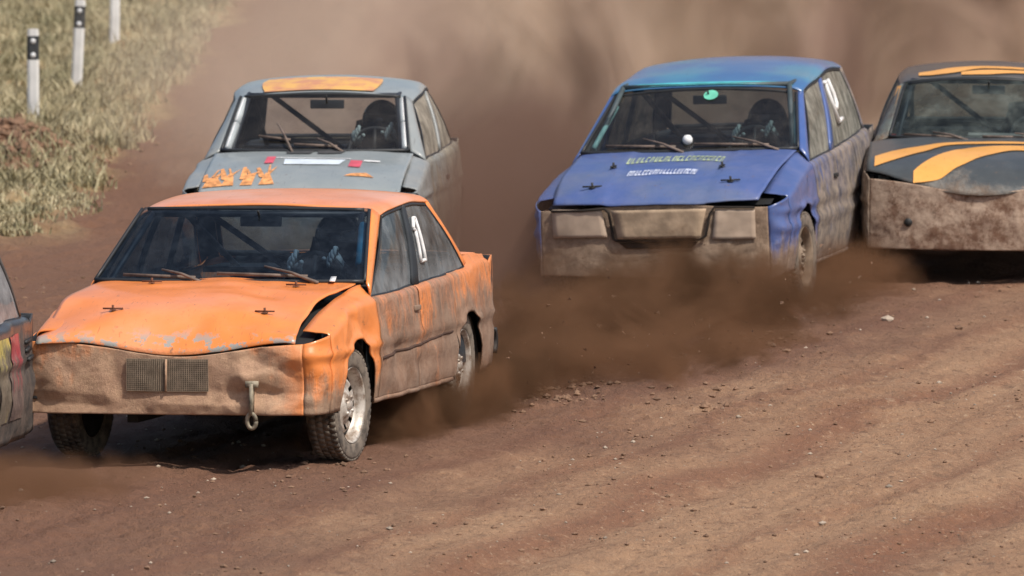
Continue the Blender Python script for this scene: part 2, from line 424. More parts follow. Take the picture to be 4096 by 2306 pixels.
        def fp(u, v):
            y = lerp(-pr, pl, u); zt_ = P['plate_top'](y); z = lerp(fb(y) if callable(fb) else fb, zt_, v)
            x = xf - P.get('pcurve', .07)*abs(y/.78)**3 - .02*(v-.4)**2
            b = nz(y*1.2+s.seed, z*1.6, s.seed, 2.2)*.014 + (abs(nz(y+z*.7+s.seed, z*1.3-y*.4, 4, 3.6))*.020 + abs(nz(y*.8-z+s.seed, z+y*.5, 8, 7))*.012)*(.6+.8*smooth(.1, .55, y)) + nz(y, z, 9, 18)*.003
            b += tents(P.get('folds_front', ()), y, z)
            x += b*P.get('pdent', 1)
            if 'plate_fn' in P: x += P['plate_fn'](y, z)
            return (x, y, z)
        s.plate_pt = lambda y, z: fp((y+pr)/(pl+pr), (z-(fb(y) if callable(fb) else fb))/(P['plate_top'](y)-(fb(y) if callable(fb) else fb)))
        s.plate_o = MB().grid(fp, ls(0, 1, 120), ls(0, 1, 44)).build('front_panel', M['plate'], r, thick=.006, inner=DARKIN)
        # front corners
        for sg, pe in ((1, pl), (-1, pr)):
            def fc(u, v):
                zt_ = lerp(s.zt(P['xcf'])-.006, P['plate_top'](sg*pe), u); z0 = lerp(s.zb(P['xcf']), fb(sg*pe) if callable(fb) else fb, u); z = lerp(z0, zt_, v)
                a = Vector((P['xcf'], sg*s.yside(P['xcf'], min(z, s.zt(P['xcf'])-.045), sg), 0)); b = Vector((*s.plate_pt(sg*pe, min(z, P['plate_top'](sg*pe)))[:2], 0))
                c = Vector((max(a.x, b.x)-.01, sg*(max(abs(a.y), abs(b.y))-.004), 0)); p = a*(1-u)**2+c*2*u*(1-u)+b*u*u
                k = (.005-abs(nz(p.x+z*.5, p.y, z, 6))*.022+nz(p.x+3, p.y, z*.6, 13)*.004)*math.sin(u*math.pi)*P.get('cdent', 1)
                return (p.x+k, p.y+sg*k, z)
            MB().grid(fc, ls(0, 1, 14), ls(0, 1, 30)).build('front_corner', M['fender'], r, thick=.006, inner=DARKIN)
        # rear
        rz0, rz1 = P['rear_z']; rt = s.W(P['xcr'])
        if P['kind'] == 'sedan':
            tw = P['C0'][1]-.03
            MB().grid(lambda u, v: (lerp(C0.x-.02, xt+.01, v), lerp(-tw, tw, u), lerp(C0.z+.005, rz1+.012, v)+.015*(1-(2*u-1)**2)-.02*(v > .97)), ls(0, 1, 24), ls(0, 1, 20)).build('trunk_lid', M['hood'], r, thick=.006, inner=DARKIN)
        else:
            hw_ = P['C0'][1]-.02
            MB().grid(lambda u, v: (lerp(C0.x-.015, xt+.01, math.sin(v*math.pi/2)), lerp(-hw_, hw_, u), lerp(C0.z, rz1-.02, v)), ls(0, 1, 20), ls(0, 1, 8)).build('hatch_lid', M['side'], r, thick=.006, inner=DARKIN)
        def rp(u, v):
            y = lerp(-rt+.02, rt-.02, u); z = lerp(rz0, rz1, v)
            return (xt + .05*abs(y/.8)**4 - .03*math.sin(v*math.pi) + nz(y, z, 5, 3)*.02, y, z)
        MB().grid(rp, ls(0, 1, 40), ls(0, 1, 16)).build('rear_panel', M['side'], r, thick=.006, inner=DARKIN)
        for sg in (-1, 1):
            def rc_(u, v):
                z = lerp(lerp(s.zb(P['xcr']), rz0, u), lerp(s.zt(P['xcr'])-.01, rz1, u), v)
                a = Vector((P['xcr'], sg*s.yside(P['xcr'], min(z, .88), sg), 0)); b = Vector((xt+.05, sg*(rt-.02), 0)); c = Vector((min(a.x, b.x)+.03, sg*(max(abs(a.y), abs(b.y))), 0))
                p = a*(1-u)**2+c*2*u*(1-u)+b*u*u; return (p.x, p.y, z)
            MB().grid(rc_, ls(0, 1, 10), ls(0, 1, 20)).build('rear_corner', M['side'], r, thick=.006, inner=DARKIN)
            MB().box((xt-.012, sg*(rt-.16), rz1-.13), (.05, .24, .13)).build('tail_light', P.get('tail', TAIL), r, bevel=.01)
        MB().grid(lambda u, v: (xt-.05+.09*abs(2*u-1)**4-.03*math.sin(v*math.pi), lerp(-rt-.005, rt+.005, u), lerp(.36, .50, v)), ls(0, 1, 30), ls(0, 1, 8)).build('rear_bumper', M.get('bumper', BLACK), r, thick=.02)
        # roof
        rx0, rx1 = P['roofx']   # front, rear
        fbow = P.get('bow', .05)
        def rf(u, v):
            x = lerp(rx0+fbow*.6*(1-abs(2*u-1)**2.2), rx1-.03*(1-(2*u-1)**2), v); hw = s.rw(x); e = 2*u-1
            return (x, e*hw, s.roofz(x, e*hw)-.012*smooth(.93, 1, abs(e)))
        s.roof_o = MB().grid(rf, [0, .008, .02]+ls(.04, .96, 40)+[.98, .992, 1], ls(0, 1, 30)).build('roof', M['roof'], r, thick=.012, inner=DARKIN)
        # glass and pillars
        def wpt(u, v):
            """windscreen surface, u across, v up"""
            a = Vector((lerp(A0.x, A1.x, v), lerp(A0.y, A1.y, v)*(2*u-1), lerp(A0.z, A1.z, v))); bow = (1-(abs(2*u-1))**2.2)
            a.x += fbow*lerp(1.6, .6, v)*bow; a.z += (s.rc(A1.x)-.012-A1.z)*bow*v + P.get('cowl_bow', 0)*bow*(1-v); return a
        s.wpt = wpt
        MB().grid(lambda u, v: wpt(lerp(.012, .988, u), v), ls(0, 1, 30), ls(0, 1, 12)).build('windshield', M['glass'], r)
        m = MB()
        m.tube([wpt(u, 0)+Vector((.004, 0, .004)) for u in ls(.01, .99, 24)], .013, 8); m.tube([wpt(u, .985)+Vector((.002, 0, -.004)) for u in ls(.03, .97, 24)], .011, 8)
        for e in (0.008, .992): m.tube([wpt(e, v)+Vector((.003, 0, .003)) for v in ls(.01, .97, 8)], .010, 8)
        m.build('windshield_seal', M.get('seal', RUBBER), r)
        # cowl panel between hood and windscreen
        MB().grid(lambda u, v: ((hx0+.004)*(v)+(wpt(u, 0).x-.01)*(1-v), lerp(-A0.y, A0.y, u), lerp(wpt(u, 0).z-.012, s.hoodz(hx0, lerp(-A0.y, A0.y, u))-.012, v)), ls(0, 1, 24), ls(0, 1, 4)).build('cowl', M.get('cowl', BLACK), r)
        for sg in (1, -1):
            S = lambda p: Vector((p[0], sg*p[1], p[2]))
            beltz = lambda x: s.zt(x)-.002
            A_o = Vector((A0.x, s.yside(A0.x, .8, sg)-.035, beltz(A0.x)))
            # A pillar: thick swept strip from cowl to roof
            def ap(u, v):
                a = Vector(wpt(.996, v)); out = A_o.lerp(Vector((rx0-.05, s.rw(rx0-.05), s.roofz(rx0-.05, s.rw(rx0-.05))-.02)), v)
                a.y = a.y+.006; q = a.lerp(out, u)
                q.y += .012*math.sin(u*math.pi); q.x += .012*math.sin(u*math.pi)
                return (q.x, sg*q.y, q.z)
            MB().grid(ap, ls(0, 1, 8), ls(0, 1, 14)).build('front_pillar', M['pillar'], r, thick=.012, inner=DARKIN)
            # side glass lines
            top = lambda x: Vector((x, s.rw(x)-.006, s.roofz(x, s.rw(x))-.032))
            def bel(x): return Vector((x, s.yside(x, beltz(x)-.045, sg)-.045, beltz(x)+.004))
            gx0b, gx0t = P['gfront']; gx1b, gx1t = P['grear']
            def sgl(u, v, ub=0, ue=1):
                uu = lerp(ub, ue, u); b = bel(lerp(gx0b, gx1b, uu)); t_ = top(lerp(gx0t, gx1t, uu)); q = b.lerp(t_, v); q.y += .015*math.sin(v*math.pi); return q
            spl = P.get('gsplit', .48)
            for k, (a, b) in enumerate(((0, spl-.012), (spl+.012, 1))):
                nm = 'side_window'
                gmat = M['sglass'] if k == 0 or 'sglass2' not in M else M['sglass2']
                MB().grid(lambda u, v: S(sgl(u, v, a, b)), ls(0, 1, 14), ls(0, 1, 8)).build(nm, gmat, r)
                q = MB(); q.tube([S(sgl(u, 0, a, b)) for u in ls(0, 1, 10)], .009, 6); q.tube([S(sgl(u, 1, a, b)) for u in ls(0, 1, 10)], .010, 6)
                for e in (0, 1): q.tube([S(sgl(e, v, a, b)) for v in ls(0, 1, 6)], .007, 6)
                q.build('window_seal', RUBBER, r)
            s.sgl = sgl
            MB().grid(lambda u, v: S(sgl(0, v, spl-.03+.06*u, 1)+Vector((0, .004, 0))), ls(0, 1, 4), ls(0, 1, 8)).build('middle_pillar', M.get('bpillar', M['pillar']), r, thick=.02)
            # C pillar: between last side glass and rear window
            def cp(u, v):
                a = sgl(1, v); b = C0.lerp(C1, v); b = Vector((b.x, b.y+.004, b.z))
                if v > .9: b.z = lerp(b.z, s.roofz(C1.x, C1.y)-.004, (v-.9)/.1)
                q = a.lerp(b, u); q.y += .03*math.sin(u*math.pi); return (q.x, sg*q.y, q.z)
            MB().grid(cp, ls(0, 1, 10), ls(0, 1, 14)).build('rear_pillar', M['cpillar'] if 'cpillar' in M else M['pillar'], r, thick=.012, inner=DARKIN)
        def rwp(u, v):
            a = C0.lerp(C1, v); e = 2*u-1; return (a.x-.06*(1-e*e), a.y*e, a.z+.012*(1-e*e)*v)
        MB().grid(rwp, ls(0.02, .98, 16), ls(.04, .96, 8)).build('rear_window', M['rglass'], r)
        m = MB()
        for v in (.03, .97): m.tube([rwp(u, v) for u in ls(0.01, .99, 14)], .016, 6)
        for u in (.012, .988): m.tube([rwp(u, v) for v in ls(.03, .97, 6)], .016, 6)
        m.build('rear_window_seal', RUBBER, r)
        # interior
        m = MB()
        dz = A0.z-.03
        m.box((A0.x-.20, 0, dz-.14), (.34, 2*A0.y-.10, .20)); m.box((A0.x-.30, .36, dz-.03), (.14, .34, .08))
        m.build('dashboard', DARKIN, r, smooth_=False, bevel=.03)
        m = MB()
        m.box(((A0.x+C0.x)/2, 0, .34), (abs(C0.x-A0.x)+.2, 1.36, .03)); m.box((C0.x+.20, 0, C0.z-.06), (.5, 1.36, .03)); m.box((C0.x+.48, 0, .55), (.06, 1.30, .40))
        for sg in (-1, 1):
            m.box(((A0.x+C0.x)/2-.1, sg*(s.W(-1.5)-.085), .58), (abs(C0.x-A0.x)+.1, .03, .46))
        m.build('interior_trim', DARKIN, r, smooth_=False)
        m = MB(); zr = s.rc(-1.6)-.085; yr = s.rw(-1.6)-.085; yb = s.W(-1.6)-.14; hx = P.get('hoopx', -1.78); hz = s.rc(hx)-.075
        tb = .018
        m.tube([(hx+.04, yb, .36), (hx, yb, .85), (hx, yr, hz-.07), (hx, yr-.08, hz), (hx, -yr+.08, hz), (hx, -yr, hz-.07), (hx, -yb, .85), (hx+.04, -yb, .36)], tb)
        m.tube([(hx-.02, -yr+.06, hz), (hx-.02, yb, .45)], tb)     # diagonal
        for sg in (-1, 1):
            m.tube([(hx, sg*yr, hz-.01), (A1.x-.02, sg*(A1.y-.06), hz-.03), (A0.x-.12, sg*(A0.y-.07), A0.z), (A0.x-.2, sg*.66, .4)], tb)
            m.tube([(hx, sg*yr, hz-.04), (C0.x+.12, sg*.52, C0.z-.10)], tb)
        m.tube([(A1.x-.02, A1.y-.06, hz-.03), (A1.x-.02, -A1.y+.06, hz-.03)], tb)
        m.build('roll_cage', M.get('cage', CAGE), r)
        for sy in P.get('seats', (1,)):
            m = MB(); y0 = .36*sy
            def sb(u, v):   # back shell with bolsters
                y = (u-.5)*lerp(.50, .34, smooth(.55, 1, v)); b = abs(u-.5)*2
                return (-1.52-.20*v+.10*b**3*(1-.4*v), y0+y, .46+.66*v)
            m.grid(sb, ls(0, 1, 14), ls(0, 1, 14)); m.grid(lambda u, v: (lerp(-1.52, -1.02, v), y0+(u-.5)*.48, .46+.10*abs(2*u-1)**3+.05*v), ls(0, 1, 12), ls(0, 1, 8))
            m.build('seat', SEATM, r, thick=.05)
        # steering wheel
        st = MB(); cx, cz = A0.x-.44, A0.z-.03; tilt = R(-24); ring = []
        for k in range(33):
            t = 2*math.pi*k/32; p = Vector((0, .175*math.cos(t), .175*math.sin(t))); p = Matrix.Rotation(tilt, 3, 'Y') @ p; ring.append(Vector((cx, .36, cz))+p)
        s.swc = Vector((cx, .36, cz)); s.ring = ring
        st.tube(ring, .015, 8, cap=False); st.tube([ring[0], ring[16]], .012, 8); st.tube([ring[8], s.swc], .012, 8); st.tube([s.swc, s.swc+Vector((.25, 0, -.1))], .02, 8)
        st.build('steering_wheel', BLACK, r)
        # interior mirror
        if P.get('mirror', True):
            mp = wpt(.53, .82); m = MB(); m.box(mp+Vector((-.09, 0, -.01)), (.03, .23, .06)); m.tube([mp+Vector((-.07, 0, 0)), mp+Vector((-.02, 0, .05))], .008, 6)
            m.build('interior_mirror', BLACK, r, bevel=.01)
        # wipers
        for wy, we, lz in P.get('wipers', ((-.08, -.52, .07), (.55, .05, .07))):
            b = wpt((wy/A0.y+1)/2, 0)+Vector((.05, 0, .0)); v1 = lz/(A1.z-A0.z)
            mid = wpt((lerp(wy, we, .55)/A0.y+1)/2, v1*1.25)+Vector((.03, 0, .02)); en = wpt((we/A0.y+1)/2, v1*.7)+Vector((.025, 0, .01))
            m = MB(); m.tube([b, b.lerp(mid, .5)+Vector((.01, 0, .012)), mid], [.010, .008, .006], 6)
            i2 = wpt((lerp(wy, we, .12)/A0.y+1)/2, v1*.55)+Vector((.022, 0, .004)); m.bar(i2, en, .009, .018)
            m.build('wiper', M.get('wiper', WIPER), r)
        # wheels
        rad = P.get('wr', WHEEL_R)
        pit, rol = R(P['pitch']), R(P['roll'])
        for ax, stq in ((0, P.get('steer', 0)), (-wb, 0)):
            for sg in (1, -1):
                yw = sg*(s.W(ax)-.105+P.get('track', 0)); zc = (rad - 0) + ax*math.sin(pit) - yw*math.sin(rol)*math.cos(pit)
                wheel(r, ax, yw, sg, rad, zc, R(stq), rimm=M.get('rim', RIM))

TAIL = plain('tail_light_lens', (.28, .02, .015), .25)

def outline_one(car, mat, parent, u0, v0, h, w_, sg=1, inner=True):
    """hollow figure 1 laid on the left side glass; u along the window, v up"""
    L = [(0, .78), (.38, 1.0), (.72, 1.0), (.72, 0), (.22, 0), (.22, .72)]
    def P(q): 
        p = car.sgl(u0+(q[0]-.4)*w_, v0+(q[1])*h); return Vector((p.x, (p.y+.012)*sg, p.z))
    m = MB()
    for i in range(len(L)):
        a, b = L[i], L[(i+1) % len(L)]
        pts = [P((lerp(a[0], b[0], t), lerp(a[1], b[1], t))) for t in ls(0, 1, 5)]
        m.tube(pts, .011, 6)
    return m.build('race_number', mat, parent)

# ------------------------------------------------------------------ ground
LANE = R(15.5); CL, SL = math.cos(LANE), math.sin(LANE)
def ground_z(x, y):
    s = x*CL - y*SL; l = x*SL + y*CL
    s += .35*nz(s*.3, l*.06, 5)
    h = nz(s*2.6, l*.10, 1)*.026 + nz(s*7, l*.45, 2)*.016 + nz(x*5, y*2.2, 3)*.016 + abs(nz(x*12, y*6, 4))*.030*max(.15, .45+nz(x*.8, y*.3, 8)*1.6+.3*smooth(-12.2, -13.4, s))
    h -= .035*math.exp(-((s+9.85)/.22)**2) + .03*math.exp(-((s+11.7)/.16)**2) + .03*math.exp(-((s+14.2)/.18)**2)
    if x < -2.6:      # verge rises a little beyond the track, with a mound of dug-up soil
        k = smooth(-2.9, -3.6, x)*smooth(60, 68, y); h += k*(.05*abs(nz(x*1.3, y*.6, 6))+.05*nz(x*4, y*2, 7))
        h += .26*math.exp(-((x+4.35)/.48)**2-((y-75.8)/2.3)**2) + .10*k*abs(nz(x*3, y*1.6, 9))
    return h
def axis(lo, hi, a, b, st):
    c = list(np.arange(a, b, st)); q = a; o = []; d = st
    while q > lo: d *= 1.28; q -= d; o.append(max(q, lo))
    c = o[::-1]+c; q = c[-1]; d = st
    while q < hi: d *= 1.28; q += d; c.append(min(q, hi))
    return c
gx = axis(-1200, 1200, -6.2, 6.6, .032); gy = axis(-60, 1800, 42, 68, .045)
gy = [y for y in gy if y <= 68] + list(np.arange(68.3, 110, .35)) + axis(111, 1800, 111, 112, .5)[1:]
vs = [(x, y, ground_z(x, y) if (-9 < x < 10 and 38 < y < 115) else 0) for y in gy for x in gx]
nx = len(gx)
fs = [(j*nx+i, j*nx+i+1, (j+1)*nx+i+1, (j+1)*nx+i) for j in range(len(gy)-1) for i in range(nx-1)]
t = NT('packed_track_soil')
rc_ = t.co(rot=(0, 0, LANE)); mp = t.n('ShaderNodeMapping'); mp.inputs['Scale'].default_value = (1, .09, 1); t.l(rc_, mp.inputs[0])
wp = t.noise(rc_, .35, 3); stn = t.noise(mp.outputs[0], 1.5, 8, .62, .3); st2 = t.noise(mp.outputs[0], 6, 7, .6)
iso = t.noise(t.co(scale=(1, .45, 1)), 9, 9, .72); fine = t.noise(t.co(scale=(1, .4, 1)), 34, 6, .7); big = t.noise(t.co(), .55, 4)
c = t.mix(t.ramp(stn, .30, .70), (.232, .140, .088), (.305, .200, .130))
mid = t.noise(t.co(scale=(1, .38, 1)), 3.4, 8, .72, .4); cl = t.noise(t.co(scale=(1, .45, 1), loc=(4, 2, 0)), 17, 6, .75, .3)
c = t.mix(t.ramp(mid, .52, .66, 0, .55), c, (.165, .090, .054)); c = t.mix(t.ramp(cl, .44, .34, 0, .7), c, (.115, .062, .038)); c = t.mix(t.ramp(cl, .58, .70, 0, .6), c, (.42, .30, .20))
c = t.mix(t.ramp(st2, .50, .72, 0, .55), c, (.235, .14, .088))
sp = t.n('ShaderNodeSeparateXYZ'); t.l(rc_, sp.inputs[0])
sw = t.math('MULTIPLY_ADD', t.math('SUBTRACT', wp, .5), .9, sp.outputs[0])
sw = t.math('MULTIPLY_ADD', t.math('SUBTRACT', iso, .5), .35, sw)
for s0, wd, am in ((-9.85, .26, .9), (-11.7, .20, .85), (-14.2, .26, .6), (-13.2, .16, .7), (-10.6, .08, .45), (-12.4, .10, .6), (-15.3, .12, .5)):
    d = t.math('ABSOLUTE', t.math('SUBTRACT', sw, s0)); c = t.mix(t.ramp(d, 0, wd*1.6, am, 0), c, (.165, .080, .048))
c = t.mix(t.ramp(iso, .46, .34, 0, .6), c, (.12, .075, .05)); c = t.mix(t.ramp(iso, .56, .70, 0, .5), c, (.37, .275, .20))
c = t.mix(t.ramp(fine, .58, .70, 0, .7), c, (.44, .34, .25)); c = t.mix(t.ramp(fine, .43, .31, 0, .6), c, (.10, .062, .042))
c = t.mix(t.math('MULTIPLY', t.ramp(t.math('MULTIPLY_ADD', t.math('SUBTRACT', big, .5), 3.0, sw), -11.8, -13.7, 0, 1), .85), c, (.118, .060, .040))     # damp, freshly churned soil on the inside line
# verge: dry soil showing between the grass
gm = t.n('ShaderNodeTexCoord'); gs = t.n('ShaderNodeSeparateXYZ'); t.l(gm.outputs['Object'], gs.inputs[0])
gxn = t.math('MULTIPLY_ADD', t.math('SUBTRACT', t.noise(t.co(scale=(1, .4, 1)), 1.1, 5, .6), .5), 1.6, gs.outputs[0])
vm = t.math('MULTIPLY', t.ramp(gxn, -3.1, -3.6, 0, .85), t.ramp(gs.outputs[1], 63, 70, 0, 1))
dm = t.math('ADD', t.math('POWER', t.math('DIVIDE', t.math('ADD', gs.outputs[0], 4.35), .6), 2), t.math('POWER', t.math('DIVIDE', t.math('SUBTRACT', gs.outputs[1], 75.3), 2.9), 2))
vm = t.math('MULTIPLY', vm, t.ramp(dm, .6, 1.4, .1, 1))      # the heap is bare red soil
vc = t.mix(t.ramp(t.noise(t.co(scale=(1, .4, 1)), 5, 8, .7), .38, .62), (.19, .145, .075), (.36, .29, .17))
c = t.mix(vm, c, vc)
t.bump(t.math('MULTIPLY_ADD', fine, .35, t.math('MULTIPLY_ADD', cl, 1.2, iso)), 1.0, .035)
gn = t.n('ShaderNodeMix', data_type='RGBA', blend_type='MULTIPLY'); gn.inputs[0].default_value = 1; t.l(c, gn.inputs[6]); gn.inputs[7].default_value = (1.44, 1.31, 1.13, 1); gn.clamp_result = False
c = gn.outputs[2]
GROUND = t.set(Base_Color=c, Roughness=.95)
g = link('ground', vs, fs, GROUND); tag(g, 'bare reddish brown dirt race track with ruts', kind='structure')

# stones and clods thrown over the track (uncountable)
random.seed(4)
def clod(m, x, y, r, sq=.6):
    z = ground_z(x, y); vs = []; n = 5
    ph = random.random()*6; a, b, c_ = [random.uniform(.7, 1.3) for _ in range(3)]
    pts = [(0, 0, 1)]+[(math.cos(ph+k*2*math.pi/n)*random.uniform(.8, 1.15), math.sin(ph+k*2*math.pi/n)*random.uniform(.8, 1.15), random.uniform(-.1, .35)) for k in range(n)]+[(math.cos(ph+(k+.5)*2*math.pi/n)*.7, math.sin(ph+(k+.5)*2*math.pi/n)*.7, -.6) for k in range(n)]
    vs = [(x+p[0]*r*a, y+p[1]*r*b, z+r*sq*.5+p[2]*r*sq*c_) for p in pts]
    fs = [(0, 1+k, 1+(k+1) % n) for k in range(n)]+[(1+k, 6+k, 1+(k+1) % n) for k in range(n)]+[(6+k, 6+(k+1) % n, 1+(k+1) % n) for k in range(n)]+[(10, 9, 8, 7, 6)]
    m.add(vs, fs)
STONE = plain('pale_stone', (.42, .34, .26), .9, 0, .5, 3); SOILM = plain('dark_soil_clod', (.22, .13, .08), .95, 0, .4, 4)
ms = MB(); md_ = MB()
for k in range(4200):
    y = random.uniform(42, 62); x = random.uniform(-.062*y-.2, .062*y+.2)
    dens = .5+nz(x*.9, y*.35, 20)*1.6
    if random.random() > dens: continue
    r = .006+.016*random.random()**4 
    (ms if random.random() < .45 else md_).__class__
    clod(ms if random.random() < .22 else md_, x, y, (r if random.random() > .03 else r*1.9)*.9)
tag(ms.build('gravel', STONE, smooth_=False), 'small pale stones strewn over the dirt track', kind='stuff')
for k in range(1500):
    y = 75.6+random.gauss(0, 2.0); x = -4.3+random.gauss(0, .42); clod(md_ if random.random() < .6 else ms, x, y, random.uniform(.015, .06), .8)
for (px, py, n) in ((560, 394, 70), (330, 462, 30), (640, 352, 60), (770, 342, 40), (700, 400, 30)):    # churned spots
    D = CAM_H*F_PX/(py-Y_HOR); X = (px-512)/F_PX*D
    for k in range(n): clod(md_, X+random.gauss(0, .16), D+random.gauss(0, .5), random.uniform(.01, .03))
tag(md_.build('soil_clods', SOILM, smooth_=False), 'dark loose clods of soil over the dirt track', kind='stuff')

# dry grass on the verge
GR = NT('dry_grass'); f1 = GR.noise(GR.co(scale=(1, .5, 1)), 1.7, 5, .6); f2 = GR.noise(GR.co(), 40, 2)
gc = GR.mix(GR.ramp(f1, .36, .64), (.22, .20, .105), (.44, .375, .225)); gc = GR.mix(GR.ramp(f2, .5, .7, 0, .7), gc, (.58, .52, .36))
GR.set(Base_Color=gc, Roughness=.8)
rng = np.random.default_rng(3); V = []; Fc = []
def edge_x(y): return -3.25+.35*nz(0, y*.25, 30)+.25*nz(0, y*1.1, 31)
N = 0
for k in range(130000):
    y = 66+44*random.random()**1.15; x = random.uniform(-.0585*y-.5, -2.7)
    if x > edge_x(y)-abs(random.gauss(0, .35)): continue
    mound = math.exp(-((x+4.35)/.62)**2-((y-75.3)/2.7)**2)
    if mound > .25 and random.random() < mound*1.1: continue
    cl = nz(x*1.6, y*.8, 33)+.6*nz(x*4, y*2, 34)
    if cl < -.18 and random.random() < .85: continue
    z = ground_z(x, y) if y < 115 else 0; h = (.035+.075*random.random()+.10*max(0, cl)+(.12 if random.random() < .03 else 0))*(.6 if y < 71 else 1); a = random.random()*6.283; b = .005+.009*random.random()
    dx, dy = math.cos(a)*b, math.sin(a)*b; lx, ly = random.gauss(0, .5)*h, random.gauss(0, .5)*h
    n = len(V)
    V += [(x-dx, y-dy, z-.01), (x+dx, y+dy, z-.01), (x+dx*.7+lx*.4, y+dy*.7+ly*.4, z+h*.6), (x-dx*.7+lx*.4, y-dy*.7+ly*.4, z+h*.6), (x+lx, y+ly, z+h)]
    Fc += [(n, n+1, n+2, n+3), (n+3, n+2, n+4)]
tag(link('grass', V, Fc, GR.m, smooth_=False), 'dry olive and straw coloured grass on the verge', kind='stuff')

# ------------------------------------------------------------------ marker posts
POSTW = plain('post_white', (.72, .73, .72), .6, 0, .12, 6); POSTB = plain('post_black', (.04, .045, .05), .6); REFL = plain('reflector', (.70, .72, .74), .3, 0, .1)
def make_post():
    root = empty('marker_post')
    def ring(z, k=1): return [(-.052*k, -.03, z), (-.03*k, -.045, z), (.03*k, -.045, z), (.052*k, -.03, z), (.045*k, .035, z), (0, .055, z), (-.045*k, .035, z)]
    m = MB(); zs = [0, .3, .60, .60]
    def shell(z0, z1, k0=1, k1=1, cap=False, dz=0):
        a = ring(z0, k0); b = [(x, y, z1+(-y*dz)) for x, y, _ in ring(z1, k1)]; n = len(a)
        f = [(i, (i+1) % n, n+(i+1) % n, n+i) for i in range(n)]
        if cap: f.append(tuple(range(n, 2*n)))
        return a+b, f
    m.add(*shell(-.2, .625)); m.build('shaft', POSTW, root, smooth_=False)
    MB().add(*shell(.626, .835, 1.03, 1.03)).build('black_band', POSTB, root, smooth_=False)
    MB().add(*shell(.836, .885, 1.0, .94, True, .35)).build('cap', POSTW, root, smooth_=False)
    for z in (.665, .79):
        MB().lathe([(.001, 0), (.021, 0), (.024, .006)], (0, -.052, z), n=14).build('reflector', REFL, root)
    return root
def copy_tree(o, parent=None):
    c = o.copy(); COL.objects.link(c); c.parent = parent
    for ch in list(o.children): copy_tree(ch, c)
    return c
p0 = make_post()
for i, (x, y, h, lab) in enumerate(((-4.24, 79.6, 0, 'white marker post with black band, nearest of three, beside the heap of soil'), (-4.18, 86.3, -.04, 'white marker post with black band, in the grass between the two other posts'),
                                    (-4.19, 94.7, -.02, 'white marker post standing farthest up the verge, top cut off by the photo'))):
    p = p0 if i == 0 else copy_tree(p0)
    p.location = (x, y, ground_z(x, y)+h); p.rotation_euler = (R((1.0, -2, 0)[i]), R((0, 2.5, 1)[i]), R((4, -6, 10)[i])); tag(p, lab, 'post', 'marker posts along the verge')

